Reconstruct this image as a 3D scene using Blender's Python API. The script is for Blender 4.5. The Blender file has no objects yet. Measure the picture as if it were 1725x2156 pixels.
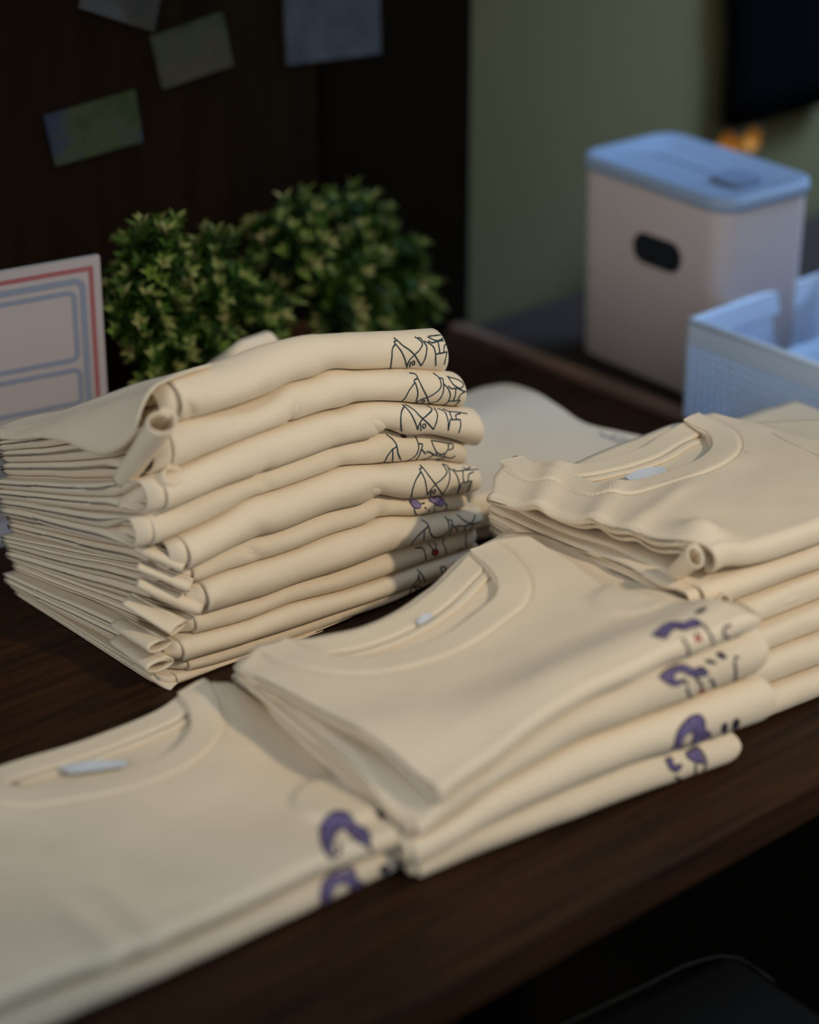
import bpy, bmesh, math, random
import numpy as np
from mathutils import Vector
from mathutils.bvhtree import BVHTree

random.seed(4)
S = bpy.context.scene
COL = S.collection
R = math.radians

# ---------------------------------------------------------------- camera
F, PITCH, AZ, CAMH = 5090.0, R(25), R(48), .72        # focal length in pixels of the 1725x2156 frame
cam = bpy.data.cameras.new('camera')
cam.sensor_fit = 'VERTICAL'; cam.sensor_height = 36; cam.sensor_width = 36
cam.lens = F / 2156 * 36
cam.clip_start = .05; cam.clip_end = 60
cam.dof.use_dof = True; cam.dof.focus_distance = 1.52; cam.dof.aperture_fstop = 2.5
co = bpy.data.objects.new('camera', cam); COL.objects.link(co)
co.location = (0, 0, CAMH)
co.rotation_euler = (R(90) - PITCH, 0, AZ - R(90))
S.camera = co

# ---------------------------------------------------------------- world and lights
w = bpy.data.worlds.new('world'); S.world = w; w.use_nodes = True
w.node_tree.nodes['Background'].inputs[0].default_value = (.74, .87, 1.0, 1)
w.node_tree.nodes['Background'].inputs[1].default_value = .49


def aim(o, target):
    o.rotation_euler = (Vector(target) - o.location).to_track_quat('-Z', 'Y').to_euler()


def spot(name, loc, target, power, col, size, blend, radius):
    l = bpy.data.lights.new(name, 'SPOT'); l.energy = power; l.color = col
    l.spot_size = R(size); l.spot_blend = blend; l.shadow_soft_size = radius
    o = bpy.data.objects.new(name, l); COL.objects.link(o); o.location = loc; aim(o, target)
    return o


def area(name, loc, target, power, col, sx, sy):
    l = bpy.data.lights.new(name, 'AREA'); l.energy = power; l.color = col
    l.shape = 'RECTANGLE'; l.size = sx; l.size_y = sy
    o = bpy.data.objects.new(name, l); COL.objects.link(o); o.location = loc; aim(o, target)
    return o


KEY_AZ, KEY_EL, KD = R(-77), R(38), 2.3
kt = Vector((.915, .965, .075))
kd = Vector((math.cos(KEY_AZ) * math.cos(KEY_EL), math.sin(KEY_AZ) * math.cos(KEY_EL), math.sin(KEY_EL)))
spot('key_spot', kt + kd * KD, kt, 92, (1.0, .83, .62), 22.5, 1.0, .05)
wl = area('window_light', (2.30, .96, .86), (1.80, 1.36, .14), 4.0, (.33, .57, 1.0), .45, .45)
wl.data.spread = R(60)
area('left_fill', (-1.3, 1.15, .75), (.75, 1.1, .08), 14, (1.0, .96, .92), 1.0, 1.0)  # added soft fill with no real source, brightens the left faces

S.view_settings.view_transform = 'Standard'
S.view_settings.look = 'None'
S.view_settings.exposure = 0
S.view_settings.gamma = 1
S.view_settings.use_curve_mapping = False
S.cycles.use_denoising = True
S.cycles.max_bounces = 8
S.cycles.diffuse_bounces = 5

# ---------------------------------------------------------------- measuring helpers
FW = np.array([math.cos(AZ) * math.cos(PITCH), math.sin(AZ) * math.cos(PITCH), -math.sin(PITCH)])
RT = np.array([math.sin(AZ), -math.cos(AZ), 0.])
UP = np.cross(RT, FW)
CP = np.array([0, 0, CAMH])


def ray(px, py): return FW + RT * (px - 862.5) / F - UP * (py - 1078) / F
def wz(px, py, z=0.): d = ray(px, py); return CP + d * ((z - CAMH) / d[2])
def wy(px, py, y): d = ray(px, py); return CP + d * (y / d[1])
def wx(px, py, x): d = ray(px, py); return CP + d * (x / d[0])
def wpl(px, py, p, n):
    d = ray(px, py); p = np.array(p); n = np.array(n); return CP + d * (((p - CP) @ n) / (d @ n))


def ss(a, b, x):
    t = np.clip((np.asarray(x, float) - a) / (b - a), 0, 1); return t * t * (3 - 2 * t)


def _h(ix, iy, iz):
    n = (ix.astype(np.int64) * 374761393 + iy.astype(np.int64) * 668265263 + iz.astype(np.int64) * 2147483647) & 0xffffffff
    n = ((n ^ (n >> 13)) * 1274126177) & 0xffffffff
    return ((n ^ (n >> 16)) & 0xffff) / 32767.5 - 1


def noise(x, y, z=0.):
    x, y, z = np.broadcast_arrays(np.asarray(x, float), np.asarray(y, float), np.asarray(z, float))
    xi, yi, zi = np.floor(x), np.floor(y), np.floor(z)
    fx, fy, fz = x - xi, y - yi, z - zi
    fx, fy, fz = [f * f * f * (f * (f * 6 - 15) + 10) for f in (fx, fy, fz)]
    r = 0
    for a in (0, 1):
        for b in (0, 1):
            for c in (0, 1):
                r = r + _h(xi + a, yi + b, zi + c) * (fx if a else 1 - fx) * (fy if b else 1 - fy) * (fz if c else 1 - fz)
    return r


def cr(xs, X, Y):
    """smooth interpolation of traced values"""
    X = np.array(X, float); Y = np.array(Y, float); o = np.argsort(X); X = X[o]; Y = Y[o]
    xs = np.asarray(xs, float)
    m = np.gradient(Y, X)
    i = np.clip(np.searchsorted(X, xs) - 1, 0, len(X) - 2)
    h = X[i + 1] - X[i]; t = np.clip((xs - X[i]) / h, 0, 1)
    return ((2 * t**3 - 3 * t**2 + 1) * Y[i] + (t**3 - 2 * t**2 + t) * h * m[i]
            + (-2 * t**3 + 3 * t**2) * Y[i + 1] + (t**3 - t**2) * h * m[i + 1])


# ---------------------------------------------------------------- materials
def mat(name, col, rough=.8, spec=.3, sheen=0., metallic=0.):
    m = bpy.data.materials.new(name); m.use_nodes = True
    b = m.node_tree.nodes['Principled BSDF']
    b.inputs['Base Color'].default_value = (*col, 1); b.inputs['Roughness'].default_value = rough
    b.inputs['Specular IOR Level'].default_value = spec; b.inputs['Metallic'].default_value = metallic
    if sheen: b.inputs['Sheen Weight'].default_value = sheen; b.inputs['Sheen Roughness'].default_value = .5
    return m


def soft(m):
    b = m.node_tree.nodes['Principled BSDF']
    b.inputs['Subsurface Weight'].default_value = .45; b.inputs['Subsurface Radius'].default_value = (1.0, .45, .22)
    b.inputs['Subsurface Scale'].default_value = .005


def nd(m, t, **k):
    n = m.node_tree.nodes.new(t)
    for a, v in k.items(): setattr(n, a, v)
    return n


def lk(m, a, b): m.node_tree.links.new(a, b)


def bump(m, height_socket, strength, dist):
    b = nd(m, 'ShaderNodeBump'); b.inputs['Strength'].default_value = strength; b.inputs['Distance'].default_value = dist
    lk(m, height_socket, b.inputs['Height']); lk(m, b.outputs[0], m.node_tree.nodes['Principled BSDF'].inputs['Normal'])
    return b


def noisy(m, scale, c1, c2, detail=3, vec=None, p1=.35, p2=.65):
    tc = nd(m, 'ShaderNodeTexCoord'); n = nd(m, 'ShaderNodeTexNoise'); n.inputs['Scale'].default_value = scale
    n.inputs['Detail'].default_value = detail
    if vec:
        mp = nd(m, 'ShaderNodeMapping'); mp.inputs['Scale'].default_value = vec
        lk(m, tc.outputs['Object'], mp.inputs[0]); lk(m, mp.outputs[0], n.inputs['Vector'])
    else:
        lk(m, tc.outputs['Object'], n.inputs['Vector'])
    r = nd(m, 'ShaderNodeValToRGB')
    r.color_ramp.elements[0].color = (*c1, 1); r.color_ramp.elements[1].color = (*c2, 1)
    r.color_ramp.elements[0].position = p1; r.color_ramp.elements[1].position = p2
    lk(m, n.outputs[0], r.inputs[0]); lk(m, r.outputs[0], m.node_tree.nodes['Principled BSDF'].inputs['Base Color'])
    return n, r


COTTON = (.775, .658, .488)
M_cotton = mat('cotton_jersey', COTTON, .92, .12, .10)
_tc = nd(M_cotton, 'ShaderNodeTexCoord'); _mp = nd(M_cotton, 'ShaderNodeMapping')
_mp.inputs['Scale'].default_value = (1100, 260, 1100)
_n = nd(M_cotton, 'ShaderNodeTexNoise'); _n.inputs['Scale'].default_value = 1; _n.inputs['Detail'].default_value = 1
lk(M_cotton, _tc.outputs['Object'], _mp.inputs[0]); lk(M_cotton, _mp.outputs[0], _n.inputs['Vector'])
bump(M_cotton, _n.outputs[0], .35, .0003)
M_rib = mat('ribbed_collar_knit', COTTON, .92, .12, .10)
_uv = nd(M_rib, 'ShaderNodeUVMap'); _wv = nd(M_rib, 'ShaderNodeTexWave'); _wv.inputs['Scale'].default_value = 1
_wv.bands_direction = 'X'; _wv.wave_profile = 'SIN'
lk(M_rib, _uv.outputs[0], _wv.inputs['Vector']); bump(M_rib, _wv.outputs[0], .35, .0004)
M_thread = mat('dark_teal_thread', (.022, .045, .060), .6, .3)
M_plum = mat('dark_plum_thread', (.035, .022, .050), .6, .3)
M_purple = mat('purple_thread', (.105, .080, .19), .6, .35)
noisy(M_purple, 420, (.075, .058, .14), (.17, .135, .29), 2)
M_lilac = mat('lilac_thread', (.23, .17, .34), .6, .35); noisy(M_lilac, 500, (.15, .11, .24), (.32, .25, .46), 2)
M_red = mat('red_thread', (.42, .02, .02), .5, .4)
M_darkred = mat('dark_red_thread', (.06, .01, .012), .5, .4)
M_stitch = mat('cream_stitch_thread', (.74, .645, .49), .9, .1)
M_label = mat('woven_white_label', (.60, .64, .68), .7, .3)
M_labelblue = mat('label_blue_grey', (.20, .25, .36), .7, .3)

M_table = mat('dark_walnut', (.03, .015, .008), .55, .12)
noisy(M_table, 3.0, (.012, .0055, .0025), (.042, .017, .006), 6, (3, 46, 46), .3, .72)
M_rim = mat('lit_walnut_lip', (.10, .055, .035), .4, .4)  # walnut made lighter: light catching the table end, put into the colour
noisy(M_rim, 3.0, (.13, .07, .045), (.26, .14, .095), 5, (40, 3, 40))
M_black = mat('black_leather', (.0025, .0025, .003), .6, .25)
M_counter = mat('dark_counter_laminate', (.030, .019, .014), .7, .12)
M_board = mat('dark_brown_panel', (.008, .0055, .004), 1, 0)
noisy(M_board, 2, (.0125, .0072, .0038), (.0165, .0095, .0050), 4, (30, 30, 2))
M_trim = mat('black_trim', (.0075, .0048, .0030), 1, 0)
M_olive = mat('olive_green_paint', (.118, .096, .042), .9, .02)
M_floor = mat('dark_floor', (.02, .016, .013), .6, .3); noisy(M_floor, 2, (.014, .011, .009), (.03, .024, .018), 4, (1, 12, 1))
M_ceil = mat('dark_ceiling', (.05, .05, .05), .9, .1)
M_bin = mat('warm_white_plastic', (.62, .51, .475), .5, .2)
M_lid = mat('white_plastic_lid', (.30, .37, .48), .45, .3)
M_hole = mat('dark_recess', (.012, .013, .016), .6, .3)
M_basket = mat('pale_blue_plastic', (.66, .76, .90), .45, .3)


# ---------------------------------------------------------------- object helpers
def mesh_obj(name, V, Fc, m, parent=None, smooth=True, uv=None):
    me = bpy.data.meshes.new(name); me.from_pydata([tuple(v) for v in V], [], [tuple(f) for f in Fc])
    me.polygons.foreach_set('use_smooth', [smooth] * len(me.polygons))
    if uv is not None:
        l = me.uv_layers.new(name='UVMap')
        vi = np.zeros(len(me.loops), int); me.loops.foreach_get('vertex_index', vi)
        l.data.foreach_set('uv', np.asarray(uv, float)[vi].ravel())
    if m: me.materials.append(m)
    me.update()
    o = bpy.data.objects.new(name, me); COL.objects.link(o)
    if parent: o.parent = parent
    return o


def thing(name, label, cat, loc=(0, 0, 0), group=None):
    o = bpy.data.objects.new(name, None); COL.objects.link(o); o.location = loc
    o['label'] = label; o['category'] = cat
    if group: o['group'] = group
    return o


def tag(o, label, cat, group=None):
    o['label'] = label; o['category'] = cat
    if group: o['group'] = group
    return o


def struct(o): o['kind'] = 'structure'; return o


def local(o, parent):
    """keep world coordinates when parenting below a moved empty"""
    if o is None: return None
    o.parent = parent; o.matrix_parent_inverse = parent.matrix_basis.inverted(); return o


class MB:
    def __init__(s): s.v = []; s.f = []
    def add(s, V, Fc):
        n = len(s.v); s.v += [tuple(v) for v in V]; s.f += [tuple(i + n for i in f) for f in Fc]
    def box(s, a, b):
        x0, y0, z0 = a; x1, y1, z1 = b
        s.add([(x0, y0, z0), (x1, y0, z0), (x1, y1, z0), (x0, y1, z0), (x0, y0, z1), (x1, y0, z1), (x1, y1, z1), (x0, y1, z1)],
              [(3, 2, 1, 0), (4, 5, 6, 7), (0, 1, 5, 4), (1, 2, 6, 5), (2, 3, 7, 6), (3, 0, 4, 7)])
    def tube(s, P, r, k=6, N=None, flat=1.0):
        P = np.array(P, float)
        if len(P) < 2: return
        T = np.gradient(P, axis=0); T /= np.linalg.norm(T, axis=1)[:, None] + 1e-12
        rr = np.broadcast_to(np.asarray(r, float), (len(P),))
        V = []
        ref = np.array([0, 0, 1.]) if N is None else None
        for i in range(len(P)):
            n = N[i] if N is not None else (ref if abs(T[i][2]) < .95 else np.array([1., 0, 0]))
            b = np.cross(T[i], n); b /= np.linalg.norm(b) + 1e-12; n2 = np.cross(b, T[i])
            for j in range(k):
                a = 2 * math.pi * j / k
                V.append(P[i] + rr[i] * (math.cos(a) * b + math.sin(a) * n2 * flat))
        Fc = [(i * k + j, i * k + (j + 1) % k, (i + 1) * k + (j + 1) % k, (i + 1) * k + j) for i in range(len(P) - 1) for j in range(k)]
        Fc += [tuple(range(k - 1, -1, -1)), tuple((len(P) - 1) * k + j for j in range(k))]
        s.add(V, Fc)
    def build(s, name, m, parent=None, smooth=True): return mesh_obj(name, s.v, s.f, m, parent, smooth)


def bevel(o, w, seg=3):
    b = o.modifiers.new('bevel', 'BEVEL'); b.width = w; b.segments = seg; b.limit_method = 'ANGLE'; b.angle_limit = R(40)
    return o


def grid_faces(ni, nj, wrap_j=False, off=0, flip=False):
    Fc = []
    for i in range(ni - 1):
        for j in range(nj if wrap_j else nj - 1):
            q = (off + i * nj + j, off + i * nj + (j + 1) % nj, off + (i + 1) * nj + (j + 1) % nj, off + (i + 1) * nj + j)
            Fc.append(q[::-1] if flip else q)
    return Fc


def displace(o, fn):
    me = o.data; n = len(me.vertices)
    c = np.zeros(n * 3); me.vertices.foreach_get('co', c); c = c.reshape(-1, 3)
    nr = np.zeros(n * 3); me.vertices.foreach_get('normal', nr); nr = nr.reshape(-1, 3)
    c = c + nr * fn(c, nr)[:, None]; c[:, 2] = np.maximum(c[:, 2], .0003)
    me.vertices.foreach_set('co', c.ravel()); me.update()


# ---------------------------------------------------------------- cloth builders
def u_sheet(name, front, back_u, back_l, zhi, zlo, t, parent, nx=90, nose=None, nose_k=.85, pinch_r=.0, pinch_l=.0,
            pow_=1.0, gapf=None, close=.02, m=None, nd_=34, endcap=True):
    """a folded layer of cloth: a sheet doubled over along its front line, thickness t, open at both ends.
    front/back_u/back_l: s -> (n,2) world xy; zhi/zlo: (x,y) -> outer top and bottom."""
    s = np.linspace(0, 1, nx); s = (1 - np.cos(s * math.pi)) / 2 * .5 + s * .5
    Fp = front(s); BU = back_u(s); BL = back_l(s)
    DU = np.linalg.norm(BU - Fp, axis=1); DL = np.linalg.norm(BL - Fp, axis=1)
    uU = (BU - Fp) / DU[:, None]; uL = (BL - Fp) / DL[:, None]
    L = np.concatenate([[0], np.cumsum(np.linalg.norm(np.diff(Fp, axis=0), axis=1))])
    zh = zhi(Fp[:, 0], Fp[:, 1]); zl = zlo(Fp[:, 0], Fp[:, 1])
    hh = np.maximum((zh - zl) / 2, .0012)
    pin = np.ones(nx)
    if pinch_r: pin = pin * np.sqrt(np.clip(1 - (1 - np.clip((L[-1] - L) / pinch_r, 0, 1)) ** 2, .0004, 1))
    if pinch_l: pin = pin * np.sqrt(np.clip(1 - (1 - np.clip(L / pinch_l, 0, 1)) ** 2, .0004, 1))
    a = hh * nose_k if nose is None else np.full(nx, nose)
    na = 17
    ph = np.linspace(math.pi / 2, -math.pi / 2, na)
    k = np.linspace(0, 1, nd_)[1:] ** 1.35
    rows = []
    for sign, U, D in ((1, uU, DU),):
        pass
    def branch(U, D, inner, upper):
        out = []
        for kk in k[::-1] if upper else k:
            d = a + (D - a) * kk
            xy = Fp + U * d[:, None]
            h1 = zhi(xy[:, 0], xy[:, 1]); l1 = zlo(xy[:, 0], xy[:, 1])
            mid = (h1 + l1) / 2; half = np.maximum((h1 - l1) / 2, .001) * pin
            if gapf is not None: mid = mid + 0
            if inner:
                tt = t * pin + (half * .97 - t * pin) * ss(0, close, d - a)
                tt = np.clip(tt, 0, half * .97)
                if gapf is not None:
                    tt = tt * (1 - gapf(xy[:, 0], xy[:, 1]))
                half = half - tt
            z = mid + half * (1 if upper else -1)
            out.append(np.stack([xy[:, 0], xy[:, 1], z], 1))
        return out
    def arc(inner):
        out = []
        for p in ph:
            c_, s_ = math.cos(p), math.sin(p)
            c_ = abs(c_) ** pow_; s_ = math.copysign(abs(s_) ** pow_, s_)
            if inner:
                ai = np.maximum(a - t, .0003); hi = np.maximum(hh * pin - t * pin, .0002)
            else:
                ai = a; hi = hh * pin
            xa = Fp + uU * a[:, None]; h1 = zhi(xa[:, 0], xa[:, 1]); l1 = zlo(xa[:, 0], xa[:, 1])
            mid = (h1 + l1) / 2
            hi2 = np.maximum((h1 - l1) / 2 * pin - (t * pin if inner else 0), .0002)
            xy = Fp + uU * (a - ai * c_ * (pin ** .5))[:, None]
            out.append(np.stack([xy[:, 0], xy[:, 1], mid + hi2 * s_], 1))
        return out
    O = branch(uU, DU, False, True) + arc(False) + branch(uL, DL, False, False)
    I = branch(uU, DU, True, True) + arc(True) + branch(uL, DL, True, False)
    O = np.array(O).transpose(1, 0, 2); I = np.array(I).transpose(1, 0, 2)      # (nx, np, 3)
    npf = O.shape[1]
    Mi = (O + I) / 2; Dd = (O - I) / 2
    # along direction at the ends
    tl = Fp[0] - Fp[1]; tl /= np.linalg.norm(tl); tr = Fp[-1] - Fp[-2]; tr /= np.linalg.norm(tr)
    cols = []
    ends = [R(88), R(65), R(40), R(18)]
    for th in ends:
        hw = np.linalg.norm(Dd[0], axis=1)[:, None]; hw = np.minimum(hw, .006)
        sh = np.zeros((npf, 3)); sh[:, :2] = tl * math.sin(th); sh *= hw
        cols.append((Mi[0] + Dd[0] * math.cos(th) + sh, Mi[0] - Dd[0] * math.cos(th) + sh))
    for i in range(nx): cols.append((O[i], I[i]))
    for th in ends[::-1]:
        hw = np.linalg.norm(Dd[-1], axis=1)[:, None]; hw = np.minimum(hw, .006)
        sh = np.zeros((npf, 3)); sh[:, :2] = tr * math.sin(th); sh *= hw
        cols.append((Mi[-1] + Dd[-1] * math.cos(th) + sh, Mi[-1] - Dd[-1] * math.cos(th) + sh))
    V = []
    for o_, i_ in cols: V.append(np.concatenate([o_, i_[::-1]]))
    V = np.array(V); nj = V.shape[1]; ni = V.shape[0]
    Fc = grid_faces(ni, nj, True, flip=False)
    n = ni * nj
    # end strips
    for base in (0, (ni - 1) * nj):
        for j in range(npf - 1):
            q = (base + j, base + j + 1, base + nj - 2 - j, base + nj - 1 - j)
            Fc.append(q if base == 0 else q[::-1])
    ob = mesh_obj(name, V.reshape(-1, 3), Fc, m or M_cotton, parent)
    return ob


def pillow(name, A, B, ztop, zbot, r, parent, nx=70, ny=50, m=None):
    """closed flat layer with rounded rim. A(s): near edge, B(s): far edge, world xy"""
    e = lambda n: (1 - np.cos(np.linspace(0, math.pi, n))) / 2
    s = e(nx) * .6 + np.linspace(0, 1, nx) * .4; tt = e(ny) * .6 + np.linspace(0, 1, ny) * .4
    a = A(s); b = B(s)
    XY = a[:, None, :] + (b - a)[:, None, :] * tt[None, :, None]
    LX = np.linalg.norm(a[-1] - a[0]); LY = np.linalg.norm(b - a, axis=1)[:, None]
    dx = np.minimum(s, 1 - s)[:, None] * LX; dy = np.minimum(tt, 1 - tt)[None, :] * LY
    def q(d): return np.sqrt(np.clip(1 - (1 - np.clip(d / r, 0, 1)) ** 2, 0, 1))
    f = np.minimum(q(dx), 1) * q(dy)
    zt = ztop(XY[..., 0], XY[..., 1]); zb = zbot(XY[..., 0], XY[..., 1]); zm = (zt + zb) / 2; zh = (zt - zb) / 2
    T = np.dstack([XY, zm + zh * f]); Bm = np.dstack([XY, zm - zh * f])
    V = np.concatenate([T.reshape(-1, 3), Bm.reshape(-1, 3)])
    Fc = grid_faces(nx, ny) + grid_faces(nx, ny, off=nx * ny, flip=True)
    Fc = [f_[::-1] for f_ in Fc]
    ob = mesh_obj(name, V, Fc, m or M_cotton, parent)
    bm = bmesh.new(); bm.from_mesh(ob.data); bmesh.ops.remove_doubles(bm, verts=bm.verts, dist=1e-5); bm.to_mesh(ob.data); bm.free()
    ob.data.polygons.foreach_set('use_smooth', [True] * len(ob.data.polygons))
    return ob


def catmull(P, n):
    P = np.array(P, float); L = np.concatenate([[0], np.cumsum(np.linalg.norm(np.diff(P, axis=0), axis=1))])
    t = np.linspace(0, L[-1], n)
    return np.stack([cr(t, L, P[:, k]) for k in range(P.shape[1])], 1)


def band(name, P, W, width, th, m, parent, lift=0., drop=0., zsurf=None, n=120, rib=500):
    """collar band. P: edge curve (3D), W: unit directions the band extends to, th thickness"""
    P = np.array(P); W = np.array(W)
    prof = []   # (distance along W, height)
    K = 9
    for a in np.linspace(-90, 90, 7): prof.append((-math.cos(R(a)) * th / 2 + th / 2, th / 2 + math.sin(R(a)) * th / 2))
    for u in np.linspace(.12, 1, K): prof.append((u * width, th * (1 - .0 * u) - (th * .75 * ss(.93, 1., u))))
    prof.append((width, 0)); prof.append((width * .5, 0))
    prof = np.array(prof, float)
    L = np.concatenate([[0], np.cumsum(np.linalg.norm(np.diff(P, axis=0), axis=1))])
    V = []; UV = []
    for i in range(len(P)):
        for d, h in prof:
            p = P[i] + W[i] * d
            u = d / width
            if zsurf is not None:
                p[2] = float(zsurf(p[0], p[1])) + h + lift
            else: p[2] = P[i][2] - drop * u + h + lift
            V.append(p); UV.append((L[i] * 270, u))
    nj = len(prof)
    Fc = grid_faces(len(P), nj, True)
    Fc += [tuple(range(nj)), tuple((len(P) - 1) * nj + j for j in range(nj))[::-1]]
    return mesh_obj(name, V, Fc, m, parent, uv=UV)


def stitches(name, P, parent, step=.0024, r=.00022):
    mb = MB(); P = np.array(P); L = np.concatenate([[0], np.cumsum(np.linalg.norm(np.diff(P, axis=0), axis=1))])
    t = 0
    while t + step < L[-1]:
        q = np.stack([np.interp([t, t + step * .33, t + step * .66], L, P[:, k]) for k in range(3)], 1)
        q[1, 2] += r * .8
        mb.tube(q, r, 4); t += step
    o = mb.build(name, M_stitch, parent); o['kind'] = 'stuff'
    return o


# ---------------------------------------------------------------- embroidery laid on the cloth
class Surf:
    def __init__(s, objs):
        V = []; Fc = []
        for o in objs:
            n = len(V)
            V += [tuple(o.matrix_world @ v.co) for v in o.data.vertices]
            Fc += [tuple(i + n for i in p.vertices) for p in o.data.polygons]
        s.b = BVHTree.FromPolygons(V, Fc)
    def hit(s, px, py):
        d = Vector(ray(px, py)).normalized()
        h, n, i, dist = s.b.ray_cast(Vector(CP), d)
        if h is None: return None, None
        if n.dot(d) > 0: n = -n
        return np.array(h), np.array(n)


def strokes(surf, lines, conv, parent, r=.00075, m=None, name='stitched_line'):
    mb = MB(); LIM = .018
    for ln in lines:
        pts = [conv(*p) for p in ln]
        if len(pts) > 2: P = catmull(pts, max(8, int(sum(math.dist(pts[i], pts[i + 1]) for i in range(len(pts) - 1)) / 3)))
        else: P = np.linspace(pts[0], pts[1], max(4, int(math.dist(*pts) / 3)))
        run = []; nr = []
        def flush():
            nonlocal run, nr
            if len(run) >= 2:
                rr = r * (1 + .10 * np.array([random.uniform(-1, 1) for _ in run]))
                mb.tube(run, rr, 6, N=nr, flat=.7)
            run, nr = [], []
        for p in P:
            h, n = surf.hit(*p)
            if h is None: flush(); continue
            q = h + n * r * .25
            if run and np.linalg.norm(q - run[-1]) > LIM: flush()
            run.append(q); nr.append(n)
        flush()
    if mb.v: return mb.build(name, m or M_thread, parent)


def fill(surf, poly, conv, parent, m, name='satin_patch', off=.0006, step=3.0):
    P = [conv(*p) for p in poly]
    xs = [p[0] for p in P]; ys = [p[1] for p in P]
    def inside(x, y):
        c = False; j = len(P) - 1
        for i in range(len(P)):
            if (P[i][1] > y) != (P[j][1] > y) and x < (P[j][0] - P[i][0]) * (y - P[i][1]) / (P[j][1] - P[i][1]) + P[i][0]: c = not c
            j = i
        return c
    nx = int((max(xs) - min(xs)) / step) + 2; ny = int((max(ys) - min(ys)) / step) + 2
    idx = {}; top = []; bot = []
    for i in range(nx + 1):
        for j in range(ny + 1):
            x = min(xs) + i * step; y = min(ys) + j * step
            h, n = surf.hit(x, y)
            if h is None: continue
            idx[i, j] = len(top); top.append(h + n * off); bot.append(h - n * .0002)
    N = len(top); Fc = []; cells = set()
    for i in range(nx):
        for j in range(ny):
            if inside(min(xs) + (i + .5) * step, min(ys) + (j + .5) * step) and all(q in idx for q in ((i, j), (i + 1, j), (i + 1, j + 1), (i, j + 1))):
                q = [idx[i, j], idx[i + 1, j], idx[i + 1, j + 1], idx[i, j + 1]]
                if max(np.linalg.norm(top[q[0]] - top[q[2]]), np.linalg.norm(top[q[1]] - top[q[3]])) > .02: continue
                cells.add((i, j)); Fc.append(q[::-1]); Fc.append([k + N for k in q])
    for (i, j) in cells:
        for (a, b, nb) in (((i, j), (i + 1, j), (i, j - 1)), ((i + 1, j), (i + 1, j + 1), (i + 1, j)), ((i + 1, j + 1), (i, j + 1), (i, j + 1)), ((i, j + 1), (i, j), (i - 1, j))):
            if nb not in cells: Fc.append([idx[a], idx[b], idx[b] + N, idx[a] + N][::-1])
    if not Fc: return None
    o = mesh_obj(name, top + bot, Fc, m, parent)
    bm = bmesh.new(); bm.from_mesh(o.data)
    bmesh.ops.delete(bm, geom=[v for v in bm.verts if not v.link_faces], context='VERTS'); bm.to_mesh(o.data); bm.free()
    return o


def ell(cx, cy, a, b, rot=0, n=14):
    return [(cx + a * math.cos(t) * math.cos(rot) - b * math.sin(t) * math.sin(rot),
             cy + a * math.cos(t) * math.sin(rot) + b * math.sin(t) * math.cos(rot)) for t in np.linspace(0, 2 * math.pi, n)]


CA = lambda x, y: (790 + x / 6.389, 680 + y / 6.389)
CB = lambda x, y: (790 + x / 6.389, 960 + y / 6.389)
CM = lambda x, y: (1250 + x / 4.491, 1220 + y / 4.491)
CF = lambda x, y: (600 + x / 3.45, 1560 + y / 3.45)
ident = lambda x, y: (x, y)


def line_fn(P):
    """polyline of xy world points -> function of s"""
    P = np.array(P, float)[:, :2]
    L = np.concatenate([[0], np.cumsum(np.linalg.norm(np.diff(P, axis=0), axis=1))]); L /= L[-1]
    return lambda s: np.stack([cr(s, L, P[:, 0]), cr(s, L, P[:, 1])], 1)


# ================================================================ the room
def cube(name, a, b, m, parent=None, bev=0.):
    mb = MB(); mb.box(a, b); o = mb.build(name, m, parent, smooth=False)
    if bev: bevel(o, bev)
    return o


WALLY = 1.40
struct(cube('floor', (-1.5, -1.5, -.78), (3.6, 2.2, -.75), M_floor))
struct(cube('wall_back', (-1.5, WALLY + .02, -.75), (3.6, WALLY + .12, 1.9), M_olive))
o = struct(cube('trim_1', (-1.5, WALLY - .002, -.75), (1.165, WALLY + .02, 1.9), M_board))
o = struct(cube('trim_2', (1.168, WALLY - .006, -.75), (1.322, WALLY + .02, 1.9), M_trim))

# table
tb = thing('display_table', 'long dark walnut table under all the folded shirts', 'table', (.7, 1.05, -.75))
local(cube('tabletop', (-.35, .722, -.024), (1.296, WALLY - .008, 0), M_table, None, .0016), tb)
lip = local(cube('end_lip', (1.2965, .722, -.03), (1.3115, WALLY - .008, .006), M_rim, None, .002), tb)
for x, y in ((-.28, .80), (1.20, .80), (-.28, 1.33), (1.20, 1.33)):
    local(cube('table_leg', (x - .03, y - .03, -.75), (x + .03, y + .03, -.0245), M_table, None, .003), tb)

# black bench in front of the table
a0 = wz(1190, 2156, -.10); a1 = wz(1540, 1988, -.10)
bench = thing('padded_bench', 'black leather padded bench below the front edge of the table', 'bench', (.9, .5, -.75))
dv = (a1 - a0) / np.linalg.norm(a1 - a0); pv = np.array([dv[1], -dv[0], 0])
bmx = MB(); prof = []
for a in range(0, 91, 15): prof.append((.0 + .02 * (1 - math.sin(R(a))) * 1.0, -.02 + .02 * math.sin(R(a))))
A0 = a0 - dv * .35; A1 = a1 + dv * .0
def benchbox(name, z0, z1, e, r):
    P = [A0 + pv * 0, A1, A1 + pv * .40, A0 + pv * .40]
    V = [(p[0], p[1], z) for z in (z0, z1) for p in P]
    o = mesh_obj(name, V, [(0, 1, 2, 3)[::-1], (4, 5, 6, 7), (0, 1, 5, 4), (1, 2, 6, 5), (2, 3, 7, 6), (3, 0, 4, 7)], M_black, None, False)
    bm = bmesh.new(); bm.from_mesh(o.data); bmesh.ops.recalc_face_normals(bm, faces=bm.faces); bm.to_mesh(o.data); bm.free()
    bevel(o, r, 5); return local(o, bench)
benchbox('seat_cushion', -.19, -.101, 0, .012)
benchbox('bench_base', -.75, -.192, 0, .006)
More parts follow.
